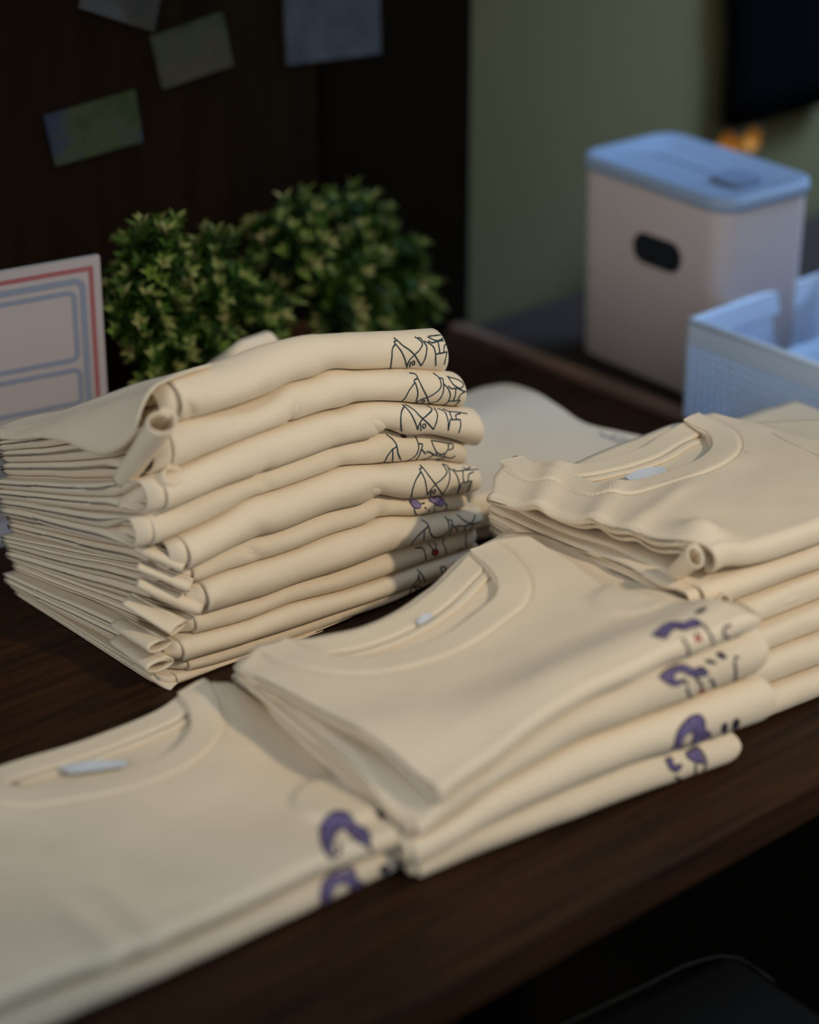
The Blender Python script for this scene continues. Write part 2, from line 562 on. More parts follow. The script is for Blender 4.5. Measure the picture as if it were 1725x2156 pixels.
pp = MB(); curve = [A0 + np.array([0, 0, .0]), a0, (a0 + a1) / 2, a1 - dv * .03, a1 + pv * .006 - np.array([0, 0, .006]), a1 + dv * .006 + pv * .03 - np.array([0, 0, .012])]
pp.tube(catmull([c + np.array([0, 0, .0]) for c in curve], 40), .0012, 8); local(pp.build('piping', M_black), bench)

# counter beyond the table
ct = thing('side_counter', 'dark side counter beyond the table end, under the white bin', 'counter', (1.6, 1.0, -.75))
local(cube('countertop', (1.3125, .45, -.03), (2.6, WALLY - .01, -.001), M_counter, None, .002), ct)
local(cube('cabinet_body', (1.33, .47, -.75), (2.58, WALLY - .02, -.031), M_counter), ct)


# rolled sleeve edges, open at their near end
def roll(parent, tip, axis, length, r, name='rolled_sleeve', turns=1.15, squash=.8, th=.0005, r_end=None):
    axis = np.array(axis, float); axis /= np.linalg.norm(axis)
    upv = np.array([0, 0, 1.]); side = np.cross(axis, upv); side /= np.linalg.norm(side); up2 = np.cross(side, axis)
    n = 46; nl = 14; V = []
    path = []
    for i in range(n):
        u = i / (n - 1); a = 2 * math.pi * turns * u + 1.9; rr = r * (1 - .28 * u)
        path.append((math.cos(a) * rr, math.sin(a) * rr * squash))
    path = np.array(path); T = np.gradient(path, axis=0); T /= np.linalg.norm(T, axis=1)[:, None]; N = np.stack([T[:, 1], -T[:, 0]], 1)
    for j in range(nl):
        v = j / (nl - 1); sc = 1 + v * ((r_end or r) / r - 1)
        for sg in (1, -1):
            for i in (range(n) if sg > 0 else range(n - 1, -1, -1)):
                q = (path[i] + N[i] * sg * th) * sc
                V.append(np.array(tip) - axis * length * v + side * q[0] + up2 * q[1])
    nj = 2 * n
    Fc = grid_faces(nl, nj, True)
    for base in (0, (nl - 1) * nj):
        for i in range(n - 1):
            q = (base + i, base + i + 1, base + nj - 2 - i, base + nj - 1 - i); Fc.append(q if base else q[::-1])
    o = mesh_obj(name, V, Fc, M_cotton)
    bm = bmesh.new(); bm.from_mesh(o.data); bmesh.ops.recalc_face_normals(bm, faces=bm.faces); bm.to_mesh(o.data); bm.free()
    displace(o, lambda c, nr: .0006 * noise(c[:, 0] * 90, c[:, 1] * 90, c[:, 2] * 90))
    return local(o, parent)

# ================================================================ tower of shirts, embroidered folds forward
YF = 1.05
def fz(pts):
    W_ = [wy(px, py, YF) for px, py in pts]
    return [p[0] for p in W_], [p[2] for p in W_]
# seams between neighbouring shirts on the front side, and the top outline, traced from the photograph
seams = [
 [(330, 838), (380, 812), (430, 790), (520, 748), (620, 722), (720, 714), (880, 704), (940, 698), (1030, 700)],
 [(300, 930), (375, 903), (466, 885), (576, 851), (621, 819), (679, 802), (712, 786), (762, 787), (887, 783), (955, 788), (1040, 800)],
 [(330, 1020), (408, 987), (470, 955), (547, 919), (620, 896), (685, 874), (733, 865), (762, 853), (840, 850), (887, 856), (1003, 866), (1045, 870)],
 [(300, 1110), (366, 1080), (466, 1034), (530, 1012), (620, 976), (730, 935), (790, 923), (822, 906), (851, 917), (908, 917), (961, 929), (1018, 947), (1045, 955)],
 [(300, 1180), (353, 1160), (398, 1138), (492, 1087), (524, 1064), (595, 1040), (700, 1000), (724, 991), (825, 983), (881, 978), (917, 975), (1000, 985), (1045, 990)],
 [(330, 1235), (408, 1203), (514, 1152), (602, 1121), (694, 1083), (760, 1068), (805, 1049), (863, 1055), (946, 1049), (1003, 1041), (1045, 1036)],
 [(340, 1265), (421, 1239), (495, 1210), (530, 1200), (627, 1167), (718, 1129), (780, 1110), (828, 1093), (878, 1093), (946, 1083), (1006, 1078), (1045, 1072)],
 [(340, 1330), (446, 1294), (563, 1262), (620, 1237), (730, 1203), (798, 1176), (866, 1153), (946, 1132), (1010, 1118), (1045, 1110)],
 [(340, 1372), (424, 1345), (498, 1323), (620, 1276), (733, 1248), (798, 1227), (878, 1197), (976, 1168), (1045, 1150)],
 [(340, 1418), (408, 1397), (547, 1350), (709, 1292), (798, 1262), (917, 1221), (976, 1198), (1045, 1172)],
 [(340, 1442), (400, 1424), (470, 1405), (547, 1378), (709, 1320), (798, 1287), (917, 1243), (1045, 1193)],
]
SZ = [fz(p) for p in seams]
bx = [wy(x, y, YF)[0] for x, y in ((340, 1460), (1045, 1215))]
SZ.append(([bx[0] - .05, .8, .9, bx[1] + .05], [0, 0, 0, 0]))
HT = {}
def sag(x, y, z):
    """the stack sinks away from the folded front edge"""
    u = np.clip(y - YF - .012, -.02, .3)
    k = 1 - 2.75 * np.clip(u, 0, .3) + 2.2 * np.clip(u, 0, .3) ** 2
    k = np.where(u < 0, 1 + 0 * u, k)
    return k
def zfun(k):
    X, Z = SZ[k]
    def f(x, y):
        z = np.maximum(cr(x, X, Z), 0.0) if k < 11 else 0 * np.asarray(x, float)
        if k < 11:
            d = np.clip(y - YF, 0, 1)
            # front kinks of a seam die out away from the fold
            zs = cr(x, [X[0], np.mean(X), X[-1]], [Z[0], np.interp(np.mean(X), X, Z), Z[-1]])
            z = z + (np.maximum(zs, 0) - z) * ss(.004, .035, d)
            z = z + (.0018 * noise(x * 18, y * 16, k * 3.1) + .0007 * noise(x * 9 + 5, y * 40, k * 7.7)) * ss(.015, .05, d) * min(1, (11 - k) / 3)
        return z * sag(x, y, z)
    return f
ZF = [zfun(k) for k in range(12)]
#       outer left px, left y px, inner left px, right px, right py, front offset
ROLL = {0: [(340, 886, .0105, .0080, 262, 1008, 1.040)], 1: [(364, 1000, .0080, .0066, 262, 1062, 1.052)], 2: [(352, 1052, .006, .004, 285, 1112, 1.056)],
        4: [(390, 1192, .0055, .0045, 285, 1150, 1.054)], 5: [(402, 1234, .0055, .0040, 290, 1190, 1.054)], 6: [(424, 1282, .0060, .0045, 290, 1225, 1.054)],
        7: [(376, 1324, .0095, .0038, 270, 1262, 1.054)], 8: [(336, 1360, .0095, .0038, 250, 1310, 1.056)], 9: [(336, 1402, .0100, .0040, 250, 1345, 1.054)], 10: [(372, 1446, .0080, .0034, 290, 1395, 1.056)]}
CREASE = {0: [(412, 872, .005, .0030, .3), (560, 830, .002, .006, -.5), (690, 770, .0015, .008, .6)], 1: [(622, 868, .003, .0028, -.2), (750, 850, .0016, .006, .6)], 2: [(792, 895, .003, .005, .8), (690, 905, .0012, .007, .4), (560, 985, .0016, .004, .2)],
          3: [(545, 1000, .003, .0035, .8), (715, 965, .0016, .006, .6)], 4: [(790, 1035, .0024, .006, .7), (540, 1110, .0015, .006, .6)], 5: [(525, 1155, .003, .005, .9), (815, 1075, .0028, .005, -.6)],
          6: [(700, 1120, .0012, .007, .6)], 7: [(700, 1195, .0018, .004, .1)], 8: [(530, 1290, .002, .003, .1)], 9: [(640, 1290, .0012, .006, .4)]}
TW = [(398, 880, 345, 972, 745, .004), (378, 940, 318, 1004, 840, .001), (356, 1050, 300, 1034, 915, -.003), (345, 1120, 325, 1010, 955, .004),
      (402, 1165, 330, 1028, 1015, -.003), (425, 1215, 392, 1012, 1060, .004), (442, 1270, 400, 1036, 1090, -.002), (428, 1315, 374, 1030, 1130, .003),
      (397, 1375, 340, 1032, 1160, .000), (412, 1408, 334, 1010, 1185, .004), (385, 1440, 352, 1004, 1200, .006)]
tower_txt = [
 'shirt topmost on the tall tower, open roll at its left corner',
 'shirt second from the top of the tall tower, stitched collar drawing',
 'shirt third from the top of the tall tower, bulging right end',
 'shirt fourth from the top of the tall tower, small stitched cup',
 'shirt in the tall tower directly above the one with purple patches',
 'shirt in the tall tower with two purple patches stitched on',
 'shirt in the tall tower between purple patches and red heart',
 'shirt in the tall tower with a small red heart pendant',
 'shirt in the tall tower directly under the red heart shirt',
 'shirt second from the bottom of the tall tower',
 'bottom shirt of the tall tower, lying on the dark table']
YB = 1.225
tower = []
def gap1(x, y): return .9 * ss(1.075, 1.085, y) * (1 - ss(1.125, 1.15, y)) * (1 - ss(.80, .84, x))
for k in range(11):
    lx, ly, il, rx, ry, off = TW[k]
    xl = wy(lx, ly, YF)[0]; xi = wy(il, ly + 15, YF)[0]; xr = wy(rx, ry, YF)[0]
    xi = xl - .009
    t = thing('folded_shirt', 'cream cotton ' + tower_txt[k], 'shirt', ((xl + xr) / 2, 1.13, float(ZF[k + 1](np.array([.88]), np.array([1.12]))[0])), 'cream shirts in the tall tower')
    bow = lambda s, o=off, k=k: -.004 * np.sin(s * math.pi) + o + .0016 * noise(s * 6, k * 5.3)
    rb = .016
    def front(s, xl=xl, xr=xr, bow=bow):
        x = xl + (xr - xl) * s
        y = YF + bow(s) + rb * (1 - np.sqrt(np.clip(1 - np.clip((s - .94) / .06, 0, 1) ** 2, 0, 1)))
        return np.stack([x, y], 1)
    def back(s, xl=xl, xr=xr): return np.stack([xl + (xr - xl) * s, np.full_like(s, YB)], 1)
    zh = lambda x, y, k=k: ZF[k](x, y) - (.0003 if k else 0); zl = lambda x, y, k=k: ZF[k + 1](x, y) + .0003
    hh = float(np.mean((zh(np.array([.85, .9]), np.array([1.05, 1.05])) - zl(np.array([.85, .9]), np.array([1.05, 1.05]))) / 2))
    th = min(.0032, hh * .5)
    body = u_sheet('outer_fold', front, back, back, zh, zl, th, None, nx=110, pinch_r=.013, nose_k=1.0, pow_=1.0, close=.012)
    # inner layers, pushed out past the outer fold on the left
    def zin(f, sg, xl=xl, th=th):
        def g(x, y):
            wv = ss(xl - .004, xl + .004, x) * 1.0
            near = 1 - ss(.0, .03, y - YF)
            return f(x, y) - sg * (th * 1.03 * wv + .0012 * near * (1 - wv) + .0001)
        return g
    seed = k * 11.3
    def fin(s, xi=xi, xr=xr, off=off, seed=seed, th=th, xl=xl):
        x = xi + (xr - .03 - xi) * s
        return np.stack([x, YF + off + th + .0005 + .016 * (1 - ss(-.018, -.002, x - xl))], 1)
    def bin_(s, xi=xi, xr=xr): 
        x0 = .752 + .004 * math.sin(k * 2.1)
        return np.stack([x0 + (xr - .03 - x0) * s, np.full_like(s, YB)], 1)
    inner = u_sheet('inner_fold', fin, bin_, bin_, zin(zh, 1), zin(zl, -1), th * .62, None, nx=80, nose_k=.9, close=.03, gapf=None, pinch_r=.006)
    A = lambda c, nr, k=k: (.0011 * noise(c[:, 0] * 20, c[:, 1] * 26, c[:, 2] * 50 + k * 9) + .0005 * noise(c[:, 0] * 55 + 3, c[:, 1] * 40, c[:, 2] * 90 + k * 4)) * (1 - np.clip(np.abs(nr[:, 2]) * 1.15, 0, 1) ** 2 * np.where(nr[:, 2] < 0, 1, k > 0))
    def creases(c, nr, k=k):
        d = np.zeros(len(c))
        for px, py, a, wd, sl in CREASE.get(k, ()):
            p = wy(px, py, YF); u = (c[:, 0] - p[0]) + (c[:, 2] - p[2]) * sl; v = c[:, 2] - p[2]
            f = np.exp(-((v + .003) / .011) ** 2) * (1 - ss(.0, .012, c[:, 1] - YF))
            d += f * a * .75 * (-np.exp(-(u / wd) ** 2))
        return d
    displace(body, lambda c, nr: A(c, nr) * (ss(0, .004, c[:, 0] - xl)) + creases(c, nr))
    displace(inner, lambda c, nr, k=k: .0006 * noise(c[:, 0] * 24, c[:, 1] * 24, c[:, 2] * 30 + k * 7) * (1 - np.clip(np.abs(nr[:, 2]) * 1.1, 0, 1) ** 2))
    local(body, t); local(inner, t)
    for (px, py, a_, b_, tpx, tpy, y0) in ROLL.get(k, ()):
        tip = wy(px, py, y0); tail = wx(tpx, tpy, .750)
        ln = np.linalg.norm(tip - tail)
        roll(t, tip, tip - tail, ln, a_, squash=b_ / a_, r_end=a_ * .8)
    tower.append((t, body, inner))

# edge of the topmost shirt drooping over the left side of the tower
ft, fbody, finner = tower[0]
edge = catmull([wx(px, py, .744) for px, py in ((-60, 905), (20, 925), (90, 922), (143, 934), (180, 950), (211, 958), (240, 950), (268, 930), (288, 905))], 60)
Vf = []
for p in edge:
    y = p[1]
    zz = lambda x: float(ZF[0](np.array([x]), np.array([y]))[0])
    rows = [(.800, zz(.800) - .0015), (.785, zz(.785) + .0006), (.768, zz(.768) + .0012), (.757, zz(.757) + .0006), (.750, zz(.757) * .72 + p[2] * .28), (.7455, zz(.757) * .35 + p[2] * .65), (.7440, p[2]), (.7465, p[2] - .0012), (.752, p[2] + .0010)]
    for x, z in catmull(rows, 26): Vf.append((x, y, z))
fo = mesh_obj('drooping_hem', Vf, grid_faces(60, 26), M_cotton)
so = fo.modifiers.new('thickness', 'SOLIDIFY'); so.thickness = .0014; so.offset = -1
local(fo, ft)

# ================================================================ shirts with the collar up
def wavy(a, fx, fy, sd): return lambda x, y: a * noise(x * fx, y * fy, sd)


def collared(name, label, group, zt, thick, front_pts, neck_px, sh_l, sh_r, rear_px, back_l_pts, zneck, band_w, parts_zlo, seam=True,
             pinch_r=.012, pinch_l=0., rear_band=True, rib=1, lab=None, left_extra=True, rw=.017, creases=None, nfr=None):
    """zt(x,y): top surface; front_pts: front line world xy left->right;
    neck_px: front neckline pixels left->right; sh_l / sh_r: outline from the left end to the neck / from the neck to the right end (pixels)"""
    def up(p):
        q = wz(p[0], p[1], zneck)
        for _ in range(8): q = wz(p[0], p[1], float(zt(np.array([q[0]]), np.array([q[1]]))[0]))
        return q
    c0 = np.array(front_pts).mean(axis=0)
    t = thing(name, label, 'shirt', (c0[0], c0[1] + .08, 0), group)
    front = line_fn(front_pts)
    outl = [up(p) for p in sh_l] + [up(p) for p in neck_px[1:-1]] + [up(p) for p in sh_r]
    outl = np.array(outl)[:, :2]
    Lo = np.concatenate([[0], np.cumsum(np.linalg.norm(np.diff(outl, axis=0), axis=1))]); Lo /= Lo[-1]
    # map s so that columns run straight from the fold to the outline
    fx = front(np.linspace(0, 1, 50)); ax = (fx[-1] - fx[0]) / np.linalg.norm(fx[-1] - fx[0])
    i1, i2 = len(sh_l), len(sh_l) + len(neck_px) - 2
    fr = lambda i: float(np.clip((outl[i] - fx[0]) @ ax / np.linalg.norm(fx[-1] - fx[0]), .02, .98))
    s1, s2 = nfr or (fr(i1 - 1), fr(i2))
    def bu(s):
        key = [0, s1, s2, 1]; val = [0, Lo[i1 - 1], Lo[i2], 1]
        dd = np.interp(s, key, val)
        return np.stack([np.interp(dd, Lo, outl[:, 0]), np.interp(dd, Lo, outl[:, 1])], 1)
    bl = line_fn(back_l_pts)
    body = u_sheet('front_panel', front, bu, bl, zt, lambda x, y: zt(x, y) - thick, min(.003, thick * .4), None, nx=150, nd_=60,
                   pinch_r=pinch_r, pinch_l=pinch_l, nose_k=.9, close=.02, pow_=.9)
    cs = creases or (lambda c: np.zeros(len(c)))
    displace(body, lambda c, nr: .0005 * noise(c[:, 0] * 45, c[:, 1] * 45, c[:, 2] * 30) + cs(c) * np.clip(nr[:, 2], 0, 1))
    # back panel seen through the neck opening
    rear = line_fn([up(p) for p in rear_px])
    neck3 = catmull([up(p)[:2] for p in neck_px], 120)
    nearl = line_fn([p - np.array([0, .018]) for p in catmull([up(p)[:2] for p in neck_px], 12)])
    bp = pillow('back_panel', nearl, rear, lambda x, y: zt(x, y) - .0048 - .0 * x, lambda x, y: zt(x, y) - thick * .9, .002, None, nx=60, ny=40)
    local(body, t); local(bp, t)
    # front collar band
    n = 150
    c = catmull([up(p)[:2] for p in neck_px], n)
    T = np.gradient(c, axis=0); T /= np.linalg.norm(T, axis=1)[:, None]
    N = np.stack([T[:, 1], -T[:, 0]], 1)                               # to the right of travel: away from the opening, toward the wearer's chest
    P3 = np.column_stack([c, np.zeros(n)]); W3 = np.column_stack([N, np.zeros(n)])
    zs = lambda x, y: zt(np.array([x]), np.array([y]))[0]
    b = band('collar_band', P3, W3, band_w, .0015, M_rib, None, lift=-.0004, zsurf=zs, rib=rib * 900); local(b, t)
    e = [P3[i] + W3[i] * (band_w + .0022) for i in range(3, n - 3)]
    e = [np.array([p[0], p[1], zs(p[0], p[1]) + .0004]) for p in e]
    local(stitches('seam_stitching', e, None), t)
    # rear band: inside of the back collar
    c = catmull([up(p)[:2] for p in rear_px], n)
    T = np.gradient(c, axis=0); T /= np.linalg.norm(T, axis=1)[:, None]
    N = np.stack([T[:, 1], -T[:, 0]], 1)
    P3 = np.column_stack([c, np.zeros(n)]); W3 = np.column_stack([N, np.zeros(n)])
    sh = np.linspace(0, 1, n)
    b2 = band('back_collar_band', P3, W3, rw, .0017, M_rib, None, lift=-.0035, zsurf=lambda x, y: zs(x, y), rib=rib * 900); local(b2, t)
    tape = [np.array([p[0] + w_[0] * (rw + .0035), p[1] + w_[1] * (rw + .0035), 0]) for p, w_ in zip(P3, W3)][12:-10]
    tape = [np.array([p[0], p[1], zs(p[0], p[1]) - .0038]) for p in tape]
    tm = MB(); tm.tube(tape, .0034, 10, N=[np.array([0, 0, 1.])] * len(tape), flat=.32); local(tm.build('neck_tape', M_cotton), t)
    e = [p + np.array([0, 0, .0010]) for p in tape]
    local(stitches('tape_stitching', e, None), t)
    if lab:
        for nm, pts, mm in lab:
            q = [up((px, py)) for px, py in pts]
            q = [np.array([p[0], p[1], zs(p[0], p[1]) - .0022 + (.0015 if i in (0, 3) else 0)]) for i, p in enumerate(q)]
            # small tag bowed up in the middle
            nn = 9; V = []
            for i in range(nn):
                u = i / (nn - 1); a = q[0] * (1 - u) + q[1] * u; b_ = q[3] * (1 - u) + q[2] * u
                for v in (0, .5, 1):
                    p = a * (1 - v) + b_ * v; p[2] += .002 * math.sin(u * math.pi) * (1 - v); V.append(p)
            V2 = [v - np.array([0, 0, .0005]) for v in V]
            Fc = grid_faces(nn, 3) + grid_faces(nn, 3, off=len(V), flip=True)
            mo = mesh_obj(nm, V + V2, Fc, mm); local(mo, t)
    return t, body, b


def plain_fold(name, label, group, zhi, zlo, front_pts, back_pts, pinch_r=.012, pinch_l=0., seed=0., left=.004, nx=90, amp=.0009):
    front = line_fn(front_pts); back = line_fn(back_pts)
    c0 = np.array(front_pts).mean(axis=0)
    t = thing(name, label, 'shirt', (c0[0], c0[1] + .08, 0), group)
    zhi0, zlo0 = zhi, zlo; zhi = lambda x, y: zhi0(x, y) - .0004; zlo = lambda x, y: zlo0(x, y) + .0004
    body = u_sheet('outer_fold', front, back, back, zhi, zlo, .0026, None, nx=nx, pinch_r=pinch_r, pinch_l=pinch_l, nose_k=.9, close=.014)
    displace(body, lambda c, nr: (amp * noise(c[:, 0] * 30, c[:, 1] * 30, c[:, 2] * 70 + seed) + amp * .6 * noise(c[:, 0] * 70, c[:, 1] * 50, seed)) * (1 - np.clip(np.abs(nr[:, 2]) * 1.1, 0, 1) ** 2))
    local(body, t)
    # inner layer showing at the left side
    f2 = np.array(front_pts, float); b2 = np.array(back_pts, float)
    d = (f2[0] - f2[-1]) / np.linalg.norm(f2[0] - f2[-1])
    f3 = [f2[0] + d * left + np.array([0, .004]), f2[-1] + np.array([-.02, .004])]; b3 = [b2[0] + d * left, b2[-1] - np.array([.02, 0])]
    inner = u_sheet('inner_fold', line_fn(f3), line_fn(b3), line_fn(b3), lambda x, y: zhi(x, y) - .0022, lambda x, y: zlo(x, y) + .0022, .0015, None,
                    nx=40, nose_k=.9, close=.02)
    displace(inner, lambda c, nr: .0006 * noise(c[:, 0] * 40, c[:, 1] * 40, c[:, 2] * 70 + seed))
    local(inner, t)
    return t, body, inner


# ---- middle stack
MP, MN = np.array([.728, .795, 0]), np.array([.164, 1.0, 0])
def mz(pts):
    W_ = [wpl(px, py, MP, MN) for px, py in pts]; return [p[0] for p in W_], [p[2] for p in W_]
mseam = [
 mz([(900, 1735), (948, 1690), (1052, 1618), (1100, 1583), (1250, 1489), (1350, 1443), (1410, 1409), (1486, 1380), (1560, 1345)]),
 mz([(900, 1770), (971, 1728), (1052, 1670), (1100, 1647), (1250, 1572), (1350, 1536), (1437, 1505), (1513, 1476), (1575, 1455)]),
 mz([(900, 1825), (940, 1803), (1029, 1751), (1100, 1722), (1250, 1659), (1388, 1604), (1441, 1590), (1510, 1570), (1575, 1548)]),
]
def mf(i):
    X, Z = mseam[i]
    Zl = [Z[0], Z[-1]]
    def f(x, y):
        yl = .795 - (x - .728) * .164; d = y - yl
        z = cr(x, X, Z); zs = np.interp(x, [X[0], X[-1]], Zl)
        zs = (.066 + (x - .74) * .075 - .0135) * (1, .69, .37)[i]
        z = z + (zs - z) * ss(.01, .07, d)
        return z + .0006 * noise(x * 18, y * 18, i * 5.5) * ss(.01, .05, d)
    return f
MZ = [mf(0), mf(1), mf(2), lambda x, y: 0 * x]
def m_top(x, y):
    yl = .795 - (x - .728) * .164; d = y - yl
    z = MZ[0](x, y) + .0135 + .004 * ss(0, .03, d)
    z = z + (.066 + (x - .74) * .075 - z) * ss(.03, .13, d)
    z = z + .0024 * (1 - ss(.020, .026, np.hypot(x - .932, y - .842))) * ss(.0, .03, d)
    z = z - .003 * np.exp(-((x - .84) / .05) ** 2 - ((y - .86) / .04) ** 2)
    z = z + .0030 * np.exp(-((x - .945) / .022) ** 2 - ((y - .975) / .02) ** 2)
    z = z + .0012 * noise(x * 20, y * 24, 2.2) + .0010 * noise(x * 9 + y * 12, y * 5, 8.2)
    return z
mL, mR = .7245, .955
fl_ = lambda x: (x, .795 - (x - .728) * .164)
ZN = .0700
mid_txt = ['', 'shirt second from top of the middle stack, whole red heart',
           'shirt third from top of the middle stack, large purple arch',
           'bottom shirt of the middle stack, touching the dark table']
t, body, b = collared('folded_shirt', 'cream collared shirt lying open-necked on top of the middle stack', 'cream shirts in the middle stack',
    m_top, .0125, [fl_(.738), fl_(.80), fl_(.87), fl_(.952)],
    [(606, 1345), (640, 1364), (700, 1380), (790, 1384), (870, 1366), (950, 1328), (1010, 1285), (1044, 1255), (1047, 1225), (1028, 1195), (990, 1160)],
    [(506, 1393), (540, 1358), (606, 1345)], [(990, 1160), (1040, 1132), (1110, 1124), (1200, 1180), (1300, 1240), (1420, 1268), (1510, 1290)],
    [(600, 1338), (680, 1335), (760, 1318), (830, 1290), (900, 1245), (955, 1195), (988, 1158)],
    [wz(520, 1402, .062)[:2], wz(620, 1362, .06)[:2], wz(760, 1345, .058)[:2], wz(900, 1275, .058)[:2], wz(990, 1195, .062)[:2], wz(1100, 1145, .07)[:2], (.965, .90)], ZN, .0195, None,
    lab=[('size_label', [(876, 1306), (908, 1284), (914, 1291), (884, 1313)], M_label)], pinch_r=.012)
mid = [(t, body)]
for i in (1, 2, 3):
    ox = [.0, .004, .012, .0][i] if False else 0
    le = [0, .726, .722, .728][i]; re = [0, .963, .968, .947][i]; dy = [0, .002, -.001, .003][i]
    f = [(x, fl_(x)[1] + dy) for x in (le, .80, .88, re)]
    p = plain_fold('folded_shirt', 'cream cotton ' + mid_txt[i], 'cream shirts in the middle stack', MZ[i - 1], MZ[i], f,
                   [wz(514 - 4 * i, 1408 + 12 * i, .055 - .013 * i)[:2], wz(620, 1375, .05)[:2], wz(780, 1352, .05)[:2], wz(920, 1285, .05)[:2], wz(1010, 1205, .05)[:2], wz(1110, 1160, .05)[:2], (re + .006, .90)], seed=i * 3.3, left=.003)
    mid.append((p[0], p[1]))

# ---- front left stack
def fly(x): return .809 + (x < 9) * (.724 - x) * .05
FLseam = [wy(px, py, .812) for px, py in [(60, 2130), (143, 2093), (400, 1985), (600, 1885), (672, 1844), (739, 1815), (846, 1774), (880, 1765)]]
FX, FZ = [p[0] for p in FLseam], [p[2] for p in FLseam]
FLx = lambda x: np.interp(x, [FX[0], FX[-1]], [FZ[0], FZ[-1]])
def fl_lo(x, y):
    d = y - fly(x); z = cr(x, FX, FZ) * .8; return z + (.0155 - z) * ss(.01, .09, d)
def fl_top(x, y):
    d = y - fly(x)
    z = cr(x, FX, FZ) * .9 + .0125
    z = z + (.0290 - z) * ss(.01, .09, d)
    z = z + .0018 * noise(x * 14, y * 17, 5.1) + .0015 * noise(x * 8 - y * 10, y * 6, 1.3)
    z = z + .010 * np.exp(-((x - .735) / .022) ** 2 - ((y - .985) / .03) ** 2)
    # the sleeve fold showing through near the right end
    r2 = np.hypot(x - .716, (y - .853) * 1.0)
    z = z + .0036 * (1 - ss(.022, .027, r2))
    # drag folds at the lower left
    for xx, a in ((.545, .003), (.57, .002)):
        u = (x - xx - (y - .83) * .15) / .009; z = z - a * np.exp(-u * u) * (1 - ss(.02, .09, d))
    return z
t, body, b = collared('folded_shirt', 'cream collared shirt on top of the front left pile', 'cream shirts in the front left pile',
    fl_top, .0115, [(.44, fly(.44)), (.55, fly(.55)), (.65, fly(.65)), (.730, .808)],
    [(-40, 1640), (60, 1660), (150, 1650), (210, 1640), (270, 1625), (330, 1600), (380, 1565), (402, 1530), (396, 1492), (374, 1462)],
    [(-200, 1660), (-100, 1600), (-40, 1640)], [(374, 1462), (420, 1443), (482, 1436), (540, 1470), (600, 1520), (700, 1614), (800, 1640), (848, 1700)],
    [(-40, 1620), (40, 1592), (143, 1562), (220, 1535), (300, 1503), (345, 1480), (372, 1460)],
    [(.50, .98), (.74, .98), (.742, .84)], .0300, .0185, None,
    lab=[('size_label', [(120, 1612), (268, 1594), (264, 1606), (150, 1626)], M_label)], pinch_r=.010)
fl = [(t, body)]
p = plain_fold('folded_shirt', 'cream shirt under the collared one in the front left pile', 'cream shirts in the front left pile',
    fl_lo, lambda x, y: 0 * x, [(.45, fly(.45)), (.55, fly(.55)), (.65, fly(.65)), (.728, .810)], [(.50, .98), (.738, .97)], seed=8.8)
fl.append((p[0], p[1]))

# ---- right stack
RY = lambda x: .812 - (x - .98) * .12
def r_base(x, y):
    z = .107 - .010 * ss(.02, .17, y - RY(x))
    return z + .0022 * noise(x * 14, y * 17, 9.1) + .0010 * noise(x * 7 + y * 22, y * 6 - x * 6, 4.3)
def rs(i):
    fr_ = (1, .80, .61, .42, .21, 0.)[i]
    def f(x, y):
        return (r_base(x, y) - .0185) * fr_ + (.0012 * noise(x * 20, y * 24, i * 4.4) if 0 < i < 5 else 0)
    return f
RZ = [rs(i) for i in range(6)]
def r_top(x, y):
    z = r_base(x, y)
    z = z + .004 * np.exp(-((x - 1.125) / .02) ** 2 - ((y - .985) / .02) ** 2)
    for (x0, y0, a, wd, sl) in ((.980, .960, .0045, .010, .7), (.985, .915, .004, .009, .6), (1.00, .885, .003, .008, .3), (1.06, .90, .002, .02, .4)):
        u = ((y - y0) - (x - x0) * sl) / wd; z = z + a * np.exp(-u * u) * (1 - ss(.02, .06, np.abs(x - x0)))
    z = z + .012 * np.exp(-((x - .985) / .014) ** 2 - ((y - .838) / .016) ** 2)
    return z
t, body, b = collared('folded_shirt', 'cream collared shirt on top of the right stack, creased', 'cream shirts in the right stack',
    r_top, .017, [(.977, RY(.977) + .004), (1.05, RY(1.05)), (1.15, RY(1.15)), (1.25, RY(1.25))],
    [(1104, 962), (1150, 985), (1212, 1003), (1285, 1016), (1350, 1010), (1420, 990), (1480, 962), (1500, 935), (1484, 908), (1440, 886)],
    [(1036, 1035), (1040, 1000), (1078, 960), (1104, 962)], [(1440, 886), (1502, 868), (1582, 885), (1660, 930), (1780, 990)],
    [(1090, 955), (1176, 962), (1266, 962), (1339, 941), (1395, 908), (1436, 884)],
    [(.975, .985), (1.12, .985), (1.24, .90)], .0985, .0185, None,
    lab=[('size_label', [(1315, 1000), (1400, 975), (1405, 990), (1330, 1012)], M_label), ('size_print', [(1345, 997), (1385, 984), (1388, 990), (1350, 1003)], M_labelblue)],
    pinch_r=.012)
right = [(t, body)]
tip = wy(1464, 1170, .822); tail = wx(1392, 1232, .975); roll(t, tip, tip - tail, float(np.linalg.norm(tip - tail)), .0052, squash=1.5, r_end=.0026)
rt_txt = ['', 'shirt second from the top of the right stack', 'shirt third from the top of the right stack',
          'shirt third from the bottom of the right stack', 'shirt second from the bottom of the right stack', 'bottom shirt of the right stack, on the dark table']
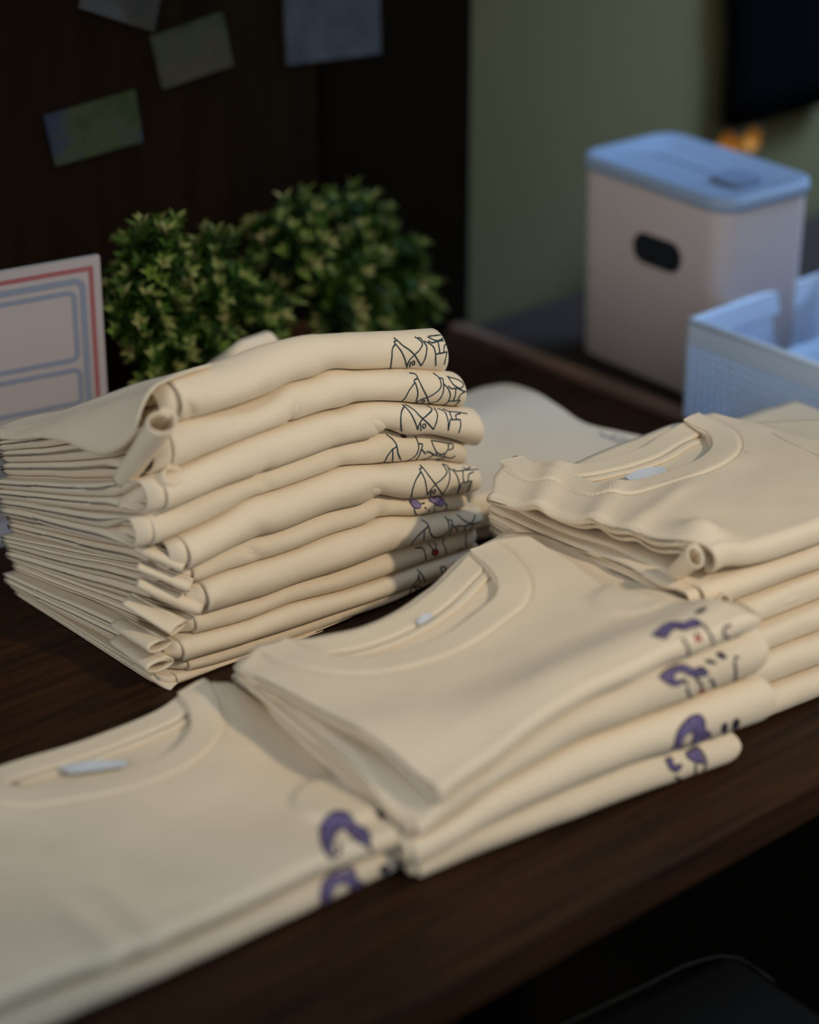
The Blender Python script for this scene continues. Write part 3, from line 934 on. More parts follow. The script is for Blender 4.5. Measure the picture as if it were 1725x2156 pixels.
for i in range(1, 6):
    le = [0, .968, .978, .972, .980, .974][i]; dy = [0, .002, -.004, -.012, -.020, -.026][i]
    f = [(x, RY(x) + dy) for x in (le, 1.05, 1.15, 1.25)]
    p = plain_fold('folded_shirt', 'cream cotton ' + rt_txt[i], 'cream shirts in the right stack', RZ[i - 1], RZ[i], f,
                   [wz(1058, 1078 + 12 * i, .082 - .017 * i)[:2], (1.25, .98)], seed=20 + i * 3.3, left=.009, amp=.0014)
    if i == 1:
        tip = wy(1528, 1263, .808); tail = wx(1440, 1290, .975)
        roll(p[0], tip, tip - tail, float(np.linalg.norm(tip - tail)), .0050, squash=.9, r_end=.004)
    right.append((p[0], p[1]))
# the shirt lying between tower and right stack, and the one behind the tower
bz = lambda x, y: .038 + .003 * noise(x * 16, y * 18, 7.7) - .012 * ss(1.17, 1.25, y)
bp_ = [wz(1010, 1010, .035)[:2], wz(1240, 985, .035)[:2], wz(1345, 930, .035)[:2]]
bt = [wz(930, 850, .035)[:2], wz(985, 806, .035)[:2], wz(1055, 797, .035)[:2], wz(1110, 822, .035)[:2], wz(1170, 860, .035)[:2], wz(1230, 898, .035)[:2], wz(1290, 912, .035)[:2]]
t = thing('folded_shirt', 'cream shirt lying flat behind the tall tower and the right stack, near the table end', 'shirt', (1.12, 1.15, 0), 'cream shirts at the back of the table')
back_shirt = pillow('outer_fold', line_fn([(1.02, 1.075), (1.10, 1.045), (1.17, 1.02), (1.20, 1.04)]),
                    line_fn(bt + [wz(1350, 926, .035)[:2]]), bz, lambda x, y: .012 + 0 * x, .007, None)
local(back_shirt, t)
u2 = local(pillow('inner_fold', line_fn([(1.03, 1.08), (1.11, 1.05), (1.19, 1.03)]), line_fn([bt[0], bt[2] + [0.004, -.006], bt[4] + [-.01, -.01]]), lambda x, y: .0125 + 0 * x, lambda x, y: .0005 + 0 * x, .005, None), t)
tb_back = thing('folded_shirt', 'cream shirt peeping out behind the top of the tall tower, in front of the plants', 'shirt', (.86, 1.27, 0), 'cream shirts at the back of the table')
yb = 1.24
p0 = wy(480, 760, yb); p1 = wy(600, 716, yb)
hz = lambda x, y: (p0[2] - .004) + (p1[2] - p0[2] + .010) * ss(p0[0] - .01, p0[0] + .02, x) + .002 * noise(x * 30, y * 30, 2.0) - 1.2 * np.clip(np.abs(y - yb) - .008, 0, 1) ** 1.0 * .6
pil = pillow('outer_fold', line_fn([(p0[0] - .004, yb - .008), (1.0, yb - .008)]), line_fn([(p0[0] - .004, yb + .05), (1.0, yb + .05)]), hz, lambda x, y: .002 + 0 * x, .012, None)
local(pil, tb_back)

bpy.context.view_layer.update()

# ================================================================ embroidery
TS = [None] * 11
TS[0] = [[(205, 630), (225, 470), (245, 320), (275, 285)], [(275, 285), (345, 370), (390, 460), (430, 595)],
 [(250, 200), (300, 240), (380, 310), (470, 370), (530, 430), (580, 510), (620, 575)], [(275, 285), (255, 255), (290, 235)],
 [(620, 575), (670, 480), (692, 380), (690, 310), (640, 245), (600, 200), (570, 205)], [(530, 190), (570, 210), (635, 285), (600, 360), (540, 420), (450, 520), (430, 595)],
 [(465, 595), (475, 520)], ell(515, 535, 18, 30), [(660, 245), (720, 270), (790, 330), (810, 410), (815, 570)], [(815, 570), (835, 415), (870, 410)], [(870, 410), (965, 390)], [(965, 390), (930, 555)],
 [(715, 240), (760, 265), (850, 245), (980, 230), (1050, 215), (1070, 190)], [(845, 250), (860, 330), (870, 410)], [(925, 395), (935, 300), (980, 260), (975, 235)],
 [(700, 190), (860, 235), (920, 190), (900, 160)], [(900, 160), (720, 180)], [(900, 160), (940, 140), (965, 155), (940, 190)]]
TS[1] = [[(315, 1085), (400, 1010), (460, 900), (530, 810)], [(530, 810), (525, 775), (575, 745)], [(540, 800), (575, 950), (545, 1080)],
 [(460, 675), (540, 690), (580, 760), (640, 880), (700, 1000), (725, 1080)], [(550, 1075), (620, 1025), (700, 1000), (790, 955), (885, 860), (860, 740), (780, 675)],
 [(850, 740), (900, 745), (920, 830), (915, 930), (850, 1040), (725, 1080)], [(920, 815), (980, 880), (1010, 950), (980, 1060), (900, 1120)], [(980, 1050), (1145, 1040)], [(1145, 1040), (1050, 1135)],
 [(985, 845), (1020, 880), (1100, 880), (1200, 920), (1270, 940)], [(1085, 885), (1080, 960), (1055, 1040)], [(1115, 1035), (1150, 960), (1200, 930)],
 [(970, 715), (1080, 850), (1150, 880), (1190, 830), (1140, 780), (980, 725)], ell(645, 1050, 22, 16, -.4)]
TS[2] = [[(355, 1455), (345, 1300), (360, 1180), (395, 1120)], [(395, 1120), (365, 1100)], [(395, 1120), (480, 1220), (540, 1340), (575, 1435)],
 [(400, 1095), (520, 1170), (600, 1250), (700, 1340), (785, 1430)], [(785, 1430), (830, 1310), (835, 1220), (795, 1145)], [(700, 1120), (765, 1160), (700, 1240), (640, 1290), (580, 1400), (575, 1435)],
 [(615, 1450), (615, 1350)], ell(660, 1385, 20, 32), [(840, 1155), (930, 1190), (975, 1290), (985, 1445)], [(985, 1445), (1010, 1300)], [(1010, 1300), (1145, 1300)], [(1145, 1300), (1150, 1380), (1125, 1475)],
 [(910, 1155), (990, 1190), (1100, 1200), (1235, 1220)], [(1000, 1200), (1035, 1290)], [(1095, 1300), (1085, 1240), (1145, 1220)]]
TS[3] = [[(70, 1910), (130, 1860), (170, 1780), (230, 1700)], [(230, 1700), (290, 1665)], [(235, 1700), (238, 1800), (228, 1910)], [(150, 1500), (240, 1570), (290, 1650), (305, 1740), (350, 1850), (380, 1917)],
 [(310, 1917), (400, 1870), (560, 1760), (585, 1690), (570, 1590), (540, 1525)], [(585, 1625), (635, 1630), (620, 1700), (580, 1800), (480, 1890)], [(625, 1700), (680, 1760)],
 [(690, 1730), (740, 1740), (790, 1770), (900, 1790), (1040, 1810), (1080, 1785)], [(755, 1580), (800, 1690), (830, 1740), (900, 1765), (960, 1730), (985, 1680), (980, 1620)], [(980, 1620), (880, 1600), (755, 1580)],
 [(985, 1625), (1040, 1630), (1050, 1680), (990, 1710)], [(690, 1820), (740, 1800), (790, 1770)], [(660, 1825), (770, 1860), (830, 1830), (930, 1820)], [(830, 1730), (820, 1765)], [(950, 1740), (930, 1785)]]
TS[4] = [[(485, 560), (510, 430), (550, 320), (615, 215)], [(615, 215), (600, 180), (635, 155)], [(620, 215), (665, 310), (690, 420), (705, 520)], [(600, 120), (650, 170), (700, 235), (750, 300), (810, 380), (910, 515)],
 [(910, 515), (980, 390), (1005, 280), (990, 180), (960, 125), (910, 115)], [(905, 110), (965, 215), (890, 320), (810, 380), (750, 450), (705, 520)], [(745, 535), (755, 450)], ell(795, 475, 19, 28),
 [(990, 165), (1060, 210), (1110, 290), (1130, 410), (1105, 505)], [(1105, 505), (1160, 365)], [(1160, 365), (1300, 335)], [(1300, 335), (1240, 475)], [(1050, 175), (1080, 200), (1180, 195), (1300, 185), (1420, 180)],
 [(1180, 200), (1190, 350)], [(1250, 335), (1265, 245), (1325, 215)], [(1180, 155), (1240, 180), (1275, 150)]]
TS[5] = [[(460, 610), (545, 600), (600, 640), (610, 690), (540, 700), (490, 660), (460, 610)], [(720, 600), (740, 580), (900, 570), (930, 640), (880, 670), (800, 640), (720, 600)], [(600, 650), (665, 632)], [(665, 690), (690, 710)],
 [(800, 665), (810, 680)], [(725, 720), (740, 810)], [(800, 710), (790, 780), (780, 800)], [(520, 700), (560, 790), (610, 790), (580, 845)], [(920, 640), (960, 650), (960, 700), (910, 740), (890, 800)], [(1245, 550), (1260, 590), (1230, 660), (1160, 740)]]
TS[6] = [[(460, 1225), (560, 1090), (655, 1000)], [(655, 1000), (715, 950)], [(665, 1010), (650, 1160)], [(620, 865), (680, 890), (720, 950), (740, 1030), (775, 1080), (820, 1100)], [(820, 1100), (930, 1060), (995, 990), (985, 890), (940, 815)],
 [(975, 865), (1020, 860), (1035, 940), (1020, 1020), (980, 1080)], [(1040, 930), (1100, 980), (1100, 1065)], [(1095, 940), (1200, 940), (1320, 910), (1400, 890), (1480, 860)], [(1215, 950), (1190, 1020), (1150, 1070)],
 [(1330, 920), (1270, 1000), (1220, 1050)], [(1100, 790), (1220, 880), (1280, 905), (1330, 850), (1340, 790)]]
TS[7] = [[(530, 1240), (640, 1245), (675, 1320), (680, 1420), (655, 1500)], [(715, 1175), (780, 1260)], [(785, 1160), (820, 1200), (815, 1260)], [(920, 1110), (910, 1155), (950, 1250), (945, 1350), (880, 1450)],
 [(1220, 1045), (1220, 1160), (1230, 1230)], [(1100, 1340), (1110, 1270), (1230, 1240)]]
TS[8] = [[(500, 1750), (580, 1640), (590, 1580)], [(590, 1620), (610, 1730)], [(560, 1530), (610, 1570), (650, 1640), (690, 1720)], [(870, 1490), (905, 1580), (880, 1650), (820, 1690)], [(890, 1490), (935, 1490), (940, 1590), (870, 1680)], [(940, 1550), (990, 1600)], [(1040, 1440), (1120, 1490)]]
TS[9] = [[(415, 1960), (460, 1850), (490, 1770)], [(490, 1770), (550, 1760), (640, 1770), (690, 1825)], [(530, 1770), (580, 1830), (600, 1900)]]
for k in range(10):
    t, body, inner = tower[k]; sf = Surf([body]); cv = CA if k < 4 else CB
    o = strokes(sf, TS[k], cv, None, r=.00052, name='embroidery')
    if o: local(o, t)
def patch(surf, t, poly, cv, m, name='satin_patch', outline=None):
    o = fill(surf, poly, cv, None, m, name)
    if o: local(o, t)
    if outline:
        o = strokes(surf, [poly + [poly[0]]], cv, None, r=.0007, m=outline, name='patch_outline')
        if o: local(o, t)
sf = Surf([tower[5][1]])
patch(sf, tower[5][0], TS[5][0][:-1], CB, M_lilac); patch(sf, tower[5][0], TS[5][1][:-1], CB, M_lilac)
patch(sf, tower[5][0], ell(750, 825, 26, 18), CB, M_darkred, 'red_motif')
sf = Surf([tower[7][1]]); patch(sf, tower[7][0], [(800, 1340), (768, 1300), (775, 1268), (800, 1272), (830, 1262), (848, 1290), (830, 1325)], CB, M_red, 'heart_motif', M_plum)
sf = Surf([tower[3][1]]); patch(sf, tower[3][0], ell(385, 1528, 42, 18, .2), CA, M_darkred, 'red_motif')

sf = Surf([mid[0][1]]); t = mid[0][0]
patch(sf, t, [(555, 530), (620, 470), (680, 425), (780, 405), (860, 415), (930, 380), (1000, 400), (1010, 425), (920, 460), (850, 480), (780, 465), (720, 500), (690, 550)], CM, M_purple, outline=M_plum)
patch(sf, t, ell(990, 560, 28, 30), CM, M_red, 'heart_motif'); patch(sf, t, ell(1015, 300, 58, 17, -.45), CM, M_plum, 'dark_motif')
local(strokes(sf, [[(1030, 420), (1090, 500), (1120, 560), (1130, 600)], [(840, 560), (890, 640), (900, 700), (860, 780)], [(1300, 430), (1240, 460), (1230, 510), (1280, 560)], [(970, 510), (985, 540)]], CM, None, r=.0008, m=M_plum, name='embroidery'), t)
sf = Surf([mid[1][1]]); t = mid[1][0]
patch(sf, t, [(620, 920), (720, 840), (850, 810), (960, 850), (1020, 830), (1080, 890), (1000, 915), (900, 900), (840, 870), (770, 890), (755, 920), (790, 965), (850, 935), (820, 985), (760, 1000), (690, 970)], CM, M_purple, outline=M_plum)
patch(sf, t, ell(1025, 1060, 28, 28), CM, M_red, 'heart_motif')
for e in (ell(1110, 780, 55, 20, .2), ell(1210, 720, 50, 28, .5), ell(1350, 738, 22, 14)): patch(sf, t, e, CM, M_plum, 'dark_motif')
local(strokes(sf, [[(1330, 770), (1345, 860), (1340, 950)], [(1290, 1010), (1390, 960), (1400, 1030), (1290, 1080), (1270, 1040), (1290, 1010)], [(1400, 1030), (1480, 990), (1470, 950), (1390, 960)],
                   [(960, 930), (1020, 1000), (1025, 1040)], [(880, 1020), (910, 1100), (905, 1220)], [(1100, 930), (1150, 1010), (1150, 1120)], [(800, 1000), (870, 960), (890, 990)]], CM, None, r=.0008, m=M_plum, name='embroidery'), t)
sf = Surf([mid[2][1]]); t = mid[2][0]
patch(sf, t, [(740, 1640), (770, 1540), (800, 1430), (860, 1350), (940, 1290), (1010, 1285), (1050, 1340), (1060, 1430), (1100, 1450), (1020, 1560), (950, 1540), (940, 1440), (870, 1470), (820, 1560), (800, 1610)], CM, M_purple, outline=M_plum)
for e in (ell(1240, 1400, 30, 46, .1), ell(1345, 1365, 30, 56, .35)): patch(sf, t, e, CM, M_plum, 'dark_motif')
local(strokes(sf, [[(800, 1600), (860, 1550)], [(930, 1540), (940, 1580)]], CM, None, r=.0009, m=M_plum, name='embroidery'), t)
sf = Surf([mid[3][1]]); t = mid[3][0]
patch(sf, t, [(680, 1700), (735, 1690), (760, 1760), (830, 1750), (790, 1815), (740, 1800)], CM, M_purple, outline=M_plum)
patch(sf, t, [(870, 1640), (980, 1590), (1060, 1735), (960, 1720), (900, 1690)], CM, M_purple, outline=M_plum)
local(strokes(sf, [[(1075, 1740), (1050, 1780), (1060, 1850)], [(960, 1740), (965, 1800), (950, 1880)], [(770, 1860), (820, 1890), (830, 1930)], [(900, 1850), (910, 1900)]], CM, None, r=.0008, m=M_plum, name='embroidery'), t)
sf = Surf([fl[0][1]]); t = fl[0][0]
patch(sf, t, [(255, 640), (300, 560), (380, 510), (460, 530), (520, 610), (590, 640), (610, 750), (540, 740), (480, 690), (440, 640), (390, 650), (350, 720), (330, 850), (280, 780)], CF, M_purple, outline=M_plum)
for e in (ell(700, 540, 22, 38, -.5), ell(770, 500, 14, 34, -.3)): patch(sf, t, e, CF, M_plum, 'dark_motif')
local(strokes(sf, [[(330, 850), (400, 800), (390, 760)], [(590, 760), (630, 790)]], CF, None, r=.001, m=M_plum, name='embroidery'), t)
sf = Surf([fl[1][1]]); t = fl[1][0]
patch(sf, t, [(270, 1040), (330, 970), (500, 930), (520, 1000), (580, 1050), (560, 1140), (490, 1120), (470, 1050), (400, 1030), (350, 1080), (330, 1150), (280, 1250), (260, 1150)], CF, M_purple, outline=M_plum)
for e in (ell(720, 935, 32, 34), ell(830, 885, 22, 28)): patch(sf, t, e, CF, M_plum, 'dark_motif')

t = bpy.data.objects[back_shirt.parent.name]
o = strokes(Surf([back_shirt]), [[(1262, 912), (1285, 922), (1300, 915)], [(1308, 922), (1325, 930), (1340, 928)], [(1285, 922), (1312, 934)]], ident, None, r=.0008, m=M_labelblue, name='embroidery')
if o: local(o, t)

# ================================================================ acrylic sign stand
top = wy(208, 537, 1.30); botz = 0.
th_ = R(-13); dx = np.array([math.cos(th_), math.sin(th_), 0]); nrm = np.array([math.sin(th_), -math.cos(th_), 0])
Hs = top[2]; W_s = .105
sg = thing('sign_stand', 'clear upright stand holding a card with a red border, left of the plants', 'sign', (top[0], top[1], 0))
org = np.array([top[0], top[1], .0])
def sp(u, v, d=0.): return org + dx * u + np.array([0, 0, 1.]) * v + nrm * d       # u from right edge (negative), v height
def slab(name, u0, u1, v0, v1, d0, d1, m):
    V = [sp(u, v, d) for d in (d0, d1) for u, v in ((u0, v0), (u1, v0), (u1, v1), (u0, v1))]
    o = mesh_obj(name, V, [(0, 1, 2, 3), (7, 6, 5, 4), (0, 4, 5, 1), (1, 5, 6, 2), (2, 6, 7, 3), (3, 7, 4, 0)], m, None, False)
    bm = bmesh.new(); bm.from_mesh(o.data); bmesh.ops.recalc_face_normals(bm, faces=bm.faces); bm.to_mesh(o.data); bm.free()
    return local(o, sg)
M_card = mat('card_paper', (.42, .37, .37), .7, .2); M_sred = mat('printed_red', (.33, .10, .11), .7, .2)
M_sblue = mat('printed_grey_blue', (.22, .25, .32), .7, .2); M_speach = mat('printed_peach', (.38, .27, .23), .7, .2)
M_acr = mat('acrylic', (.45, .45, .46), .15, .5)
slab('card', -W_s, 0, .004, Hs, 0, .0015, M_card)
slab('stand_foot', -W_s, 0, 0, .004, -.02, .03, M_acr)
slab('stand_back', -W_s, 0, .004, Hs, -.003, -.0002, M_acr)
def ring(name, u0, u1, v0, v1, wd, rad, m, d=.0018):
    def rr(u0, u1, v0, v1, r):
        P = []
        for cx, cy, a0 in ((u1 - r, v1 - r, 0), (u0 + r, v1 - r, 90), (u0 + r, v0 + r, 180), (u1 - r, v0 + r, 270)):
            for a in range(0, 91, 15): P.append((cx + r * math.cos(R(a0 + a)), cy + r * math.sin(R(a0 + a))))
        return P
    A_ = rr(u0, u1, v0, v1, rad); B_ = rr(u0 + wd, u1 - wd, v0 + wd, v1 - wd, max(rad - wd, .0005)); n = len(A_)
    V = [sp(*p, d) for p in A_] + [sp(*p, d) for p in B_] + [sp(*p, .0016) for p in A_] + [sp(*p, .0016) for p in B_]
    Fc = []
    for i in range(n):
        j = (i + 1) % n; Fc += [(i, j, n + j, n + i), (2 * n + i, 2 * n + j, j, i), (n + i, n + j, 3 * n + j, 3 * n + i)]
    return local(mesh_obj(name, V, Fc, m, None, False), sg)
ring('red_border', -W_s + .006, -.0055, .02, Hs - .006, .0032, .001, M_sred)
ring('blue_frame', -W_s + .012, -.0115, .072, Hs - .013, .0045, .008, M_sblue)
ring('upper_panel', -W_s + .018, -.0185, .112, Hs - .021, .0035, .006, M_sblue)
ring('lower_panel', -W_s + .018, -.0175, .080, .108, .0035, .006, M_sblue)
ring('peach_panel', -W_s + .012, -.011, .028, .067, .0035, .003, M_speach)

# ================================================================ artificial plants
M_leaf = mat('leaf_green', (.035, .085, .012), .6, .3); noisy(M_leaf, 60, (.016, .050, .003), (.055, .125, .008), 2)
M_tip = mat('leaf_tip_pale', (.16, .2, .05), .6, .3); noisy(M_tip, 60, (.12, .20, .02), (.30, .27, .10), 2)
M_stem = mat('brown_stem', (.05, .035, .015), .7, .2)
M_pot = mat('terracotta', (.30, .095, .035), .8, .2); noisy(M_pot, 30, (.24, .075, .03), (.34, .11, .045), 3)
M_soil = mat('dark_moss', (.02, .018, .008), .9, .1)


def leaf(mb, p, d, n, L, wd):
    d = d / np.linalg.norm(d); s = np.cross(d, n); s /= np.linalg.norm(s) + 1e-9; n = np.cross(s, d)
    V = [p, p + d * L * .45 + s * wd + n * L * .08, p + d * L - n * L * .05, p + d * L * .45 - s * wd + n * L * .08, p + d * L * .5 - n * L * .04]
    V = [np.array([v[0], v[1], max(v[2], .004)]) for v in V]
    mb.add(V, [(0, 1, 4), (1, 2, 4), (2, 3, 4), (3, 0, 4)])


def plant(label, lobes, base, seed):
    rnd = random.Random(seed)
    g = lambda: rnd.gauss(0, 1)
    t = thing('potted_plant', label, 'plant', tuple(base), 'bushy artificial plants behind the tower')
    n = 40
    # pot: lathe
    prof = [(.001, 0), (.026, 0), (.029, .003), (.037, .046), (.040, .047), (.041, .056), (.038, .057), (.036, .05), (.001, .048)]
    V = []; Fc = []
    for r, z in prof:
        for i in range(n): a = 2 * math.pi * i / n; V.append((base[0] + r * math.cos(a), base[1] + r * math.sin(a), base[2] + z))
    Fc = grid_faces(len(prof), n, True)
    local(mesh_obj('pot', V, Fc, M_pot), t)
    st = MB(); lf = MB(); tp = MB()
    c0 = np.array([base[0], base[1], base[2] + .05])
    for (c, rad, cnt) in lobes:
        c = np.array(c)
        st.tube([c0, c0 * .5 + c * .5 + np.array([0, 0, .01]), c], .0014, 5)
        for q in range(cnt):
            v = np.array([g(), g(), g()]); v /= np.linalg.norm(v)
            rr = rad * (rnd.random() ** .45)
            v[2] = v[2] * 1.0
            tip = c + v * rr * np.array([1, 1, 1.05])
            root = c + v * rr * .35
            st.tube([root, (root + tip) / 2 + np.array([0, 0, .002]), tip], .0005, 4)
            ax = tip - root + np.array([0, 0, .012]); ax /= np.linalg.norm(ax)
            outer = rr > rad * .72
            NL = 15
            for i in range(NL):
                u = i / NL; p = root + (tip - root) * (.25 + .75 * u)
                a = i * 2.4; e1 = np.cross(ax, [0.3, .5, .8]); e1 /= np.linalg.norm(e1); e2 = np.cross(ax, e1)
                d = e1 * math.cos(a) + e2 * math.sin(a) + ax * (.4 + 1.0 * u)
                (tp if (outer and u > .6 and rnd.random() < .75) else lf).push if False else None
                leaf(tp if (outer and u > .62 and rnd.random() < .8) else lf, p, d, ax, rnd.uniform(.0075, .012), rnd.uniform(.0021, .0030))
    local(st.build('stems', M_stem), t)['kind'] = 'stuff'
    local(lf.build('leaves', M_leaf, smooth=False), t)['kind'] = 'stuff'
    o = local(tp.build('pale_leaf_tips', M_tip, smooth=False), t); o['kind'] = 'stuff'


Y1 = 1.315
def L_(px, py, dy=0): return wy(px, py, Y1 + dy)
b1 = L_(390, 800); plant('left one of the two bushy green plants, beside the red-bordered sign', [(L_(330, 545), .036, 70), (L_(455, 590), .040, 80), (L_(290, 650), .034, 60), (L_(385, 690), .045, 90), (L_(520, 660), .040, 70), (L_(330, 745, -.01), .026, 45), (L_(540, 730), .026, 40)], (b1[0], Y1, .0006), 3)
b2 = L_(745, 700)
plant('right one of the two bushy green plants, behind the tall tower', [(wy(620, 500, 1.33), .036, 80), (wy(735, 480, 1.34), .038, 80), (wy(700, 590, 1.33), .048, 110), (wy(810, 560, 1.33), .040, 90), (wy(850, 630, 1.33), .030, 60), (wy(760, 680, 1.32), .036, 70)], (b2[0], 1.335, .0006), 7)

# ================================================================ bin with lid
bt_ = R(-4)
B0 = wz(1206, 738, 0.); 
bn = thing('storage_bin', 'tall warm-white plastic bin with pale lid and dark hand hole on the counter', 'bin', (B0[0] + .07, B0[1] - .09, 0))
ex = np.array([math.cos(bt_), math.sin(bt_), 0]); ey = np.array([-math.sin(bt_), math.cos(bt_), 0])
DY, DX, HB = .164, .098, .168
cB = B0 + ex * (DX / 2 + .0) - ey * (DY / 2)
def bp3(u, v, z): return cB + ex * u + ey * v + np.array([0, 0, z])
def rrect(a, b, r, n=8):
    P = []
    for sx, sy, a0 in ((1, 1, 0), (-1, 1, 90), (-1, -1, 180), (1, -1, 270)):
        for i in range(n + 1):
            an = R(a0 + 90 * i / n); P.append((sx * (a - r) + r * math.cos(an), sy * (b - r) + r * math.sin(an)))
    return P
def rprism(name, secs, m, parent, r, capb=True, capt=True):
    V = []; n = None
    for a, b, z, rr in secs:
        P = rrect(a, b, rr); n = len(P); V += [bp3(u, v, z) for u, v in P]
    Fc = grid_faces(len(secs), n, True)
    if capb: Fc.append(tuple(range(n))[::-1])
    if capt: Fc.append(tuple((len(secs) - 1) * n + i for i in range(n)))
    o = mesh_obj(name, V, Fc, m, None); 
    bm = bmesh.new(); bm.from_mesh(o.data); bmesh.ops.recalc_face_normals(bm, faces=bm.faces); bm.to_mesh(o.data); bm.free()
    return local(o, parent)
body = rprism('bin_body', [(DX / 2 - .006, DY / 2 - .006, 0, .012), (DX / 2 - .003, DY / 2 - .003, .003, .014), (DX / 2, DY / 2, HB - .012, .018), (DX / 2, DY / 2, HB - .0102, .018)], M_bin, bn, .02)
rprism('lid', [(DX / 2 + .002, DY / 2 + .002, HB - .010, .020), (DX / 2 + .003, DY / 2 + .003, HB - .006, .021), (DX / 2 + .002, DY / 2 + .002, HB, .020), (DX / 2 - .002, DY / 2 - .002, HB + .001, .018),
               (DX / 2 - .008, DY / 2 - .008, HB - .002, .014), (DX / 2 - .04, DY / 2 - .04, HB - .002, .01)], M_lid, bn, .02)
# hand hole recess in the -x face
ym = -.012
hv = rrect(.026, .012, .0115, 8); V = []; Fc = []
for d in (.0012, .0008, -.004):
    V += [bp3(-DX / 2 - d, ym + a, HB * .655 + b) for a, b in hv]
n = len(hv); Fc = grid_faces(3, n, True) + [tuple(range(n))]
o = mesh_obj('hand_hole', V, Fc, M_hole, None, False); local(o, bn)
lh = MB(); 
q = [bp3(a * .7, -.045 + b * 1.6, HB + .0025) for a, b in rrect(.022, .010, .009, 6)] + [bp3(a * .7, -.045 + b * 1.6, HB - .0015) for a, b in rrect(.022, .010, .009, 6)]
nn = len(q) // 2
o = mesh_obj('lid_slot', q, [tuple(range(nn))] + [(i, (i + 1) % nn, nn + (i + 1) % nn, nn + i) for i in range(nn)], M_labelblue, None, False); local(o, bn)

# ================================================================ perforated basket
K0 = wz(1432, 888, 0.) + np.array([.002, -.004, 0])
bk = thing('mesh_basket', 'pale blue perforated plastic basket in front of the white bin', 'basket', (K0[0] + .06, K0[1] - .09, 0))
BW, BD, BH = .15, .17, wx(1432, 668, K0[0])[2]
x0, y1 = K0[0], K0[1]; y0 = y1 - BD; x1 = x0 + BW
def panel(name, P0, P1, inset):
    mb = MB(); P0 = np.array(P0); P1 = np.array(P1); d = P1 - P0; L = np.linalg.norm(d); d /= L; nn_ = np.array([d[1], -d[0], 0]) * .0012
    def bar(u0, u1, z0, z1, th=1.):
        V = [P0 + d * u + np.array([0, 0, z]) + nn_ * s_ * th for s_ in (1, -1) for u, z in ((u0, z0), (u1, z0), (u1, z1), (u0, z1))]
        mb.add(V, [(0, 1, 2, 3), (7, 6, 5, 4), (0, 4, 5, 1), (1, 5, 6, 2), (2, 6, 7, 3), (3, 7, 4, 0)])
    nu = int(L / .0062); nz = int((BH - .022) / .0062)
    for i in range(nu + 1): u = i * L / nu; bar(u - .0016, u + .0016, .004, BH - .016)
    for j in range(nz + 1): z = .006 + j * (BH - .024) / nz; bar(0, L, z - .0016, z + .0016, .8)
    bar(0, L, BH - .018, BH, 1.5)
    o = mb.build(name, M_basket, None, False); local(o, bk)
    bm = bmesh.new(); bm.from_mesh(o.data); bmesh.ops.recalc_face_normals(bm, faces=bm.faces); bm.to_mesh(o.data); bm.free()
panel('side_panel', (x0, y1, 0), (x0, y0, 0), 0); panel('side_panel', (x1, y0, 0), (x1, y1, 0), 0)
panel('side_panel', (x0, y0, 0), (x1, y0, 0), 0); panel('side_panel', (x1, y1, 0), (x0, y1, 0), 0)
rim = MB(); rim.tube([(x0, y0, BH), (x1, y0, BH), (x1, y1, BH), (x0, y1, BH), (x0, y0, BH)], .003, 8); local(rim.build('rim', M_basket), bk)
local(cube('basket_base', (x0, y0, .0), (x1, y1, .004), M_basket), bk)
pk_ = pillow('packet', line_fn([(x0 + .012, y0 + .02), (x1 - .015, y0 + .03)]), line_fn([(x0 + .012, y1 - .05), (x1 - .015, y1 - .04)]), lambda x, y: .062 + .004 * noise(x * 40, y * 40, 1), lambda x, y: .005 + 0 * x, .012, None, 30, 30, mat('pale_blue_film', (.45, .60, .80), .3, .5))
tag(pk_, 'pale blue wrapped packet inside the perforated basket', 'packet'); pk_.name = 'wrapped_packet'

# ================================================================ orange flowers and the black bag at the right
fp = wy(1545, 312, 1.335)
fw_ = thing('flower_vase', 'small vase with orange flowers behind the bin lid', 'flowers', (fp[0], 1.338, 0))
mbp = MB(); M_or = mat('orange_petals', (.75, .24, .01), .6, .3); M_vs = mat('grey_glaze', (.25, .28, .30), .3, .5)
for (fx_, fz_) in ((0, 0), (.022, .004), (-.012, .006)):
    c = np.array([fp[0] + fx_, 1.338, fp[2] + fz_])
    for i in range(9):
        a = 2 * math.pi * i / 9; leaf(mbp, c, np.array([math.cos(a), -.5, math.sin(a)]), np.array([0, -1., 0]), .014, .005)
local(mbp.build('petals', M_or, smooth=False), fw_)
sm = MB()
for fx_ in (0, .022, -.012): sm.tube([(fp[0] + .005, 1.341, .10), (fp[0] + fx_ * .6, 1.341, fp[2] * .8), (fp[0] + fx_, 1.339, fp[2])], .001, 5)
for i in range(8):
    a = i * .8; leaf(sm, np.array([fp[0] - .01 + .006 * i, 1.339, fp[2] + .004]), np.array([math.cos(a), -.2, abs(math.sin(a)) + .3]), np.array([0, -1., .1]), .013, .003)
local(sm.build('stems', mat('dusty_green_stem', (.05, .08, .06), .7, .2)), fw_)
V = []; n = 28; prof = [(.001, 0), (.018, 0), (.022, .02), (.024, .06), (.016, .10), (.013, .125), (.015, .13), (.012, .129), (.001, .11)]
for r, z in prof:
    for i in range(n): a = 2 * math.pi * i / n; V.append((fp[0] + .005 + r * math.cos(a), 1.341 + r * math.sin(a), z * .8))
local(mesh_obj('vase', V, grid_faces(len(prof), n, True), M_vs), fw_)

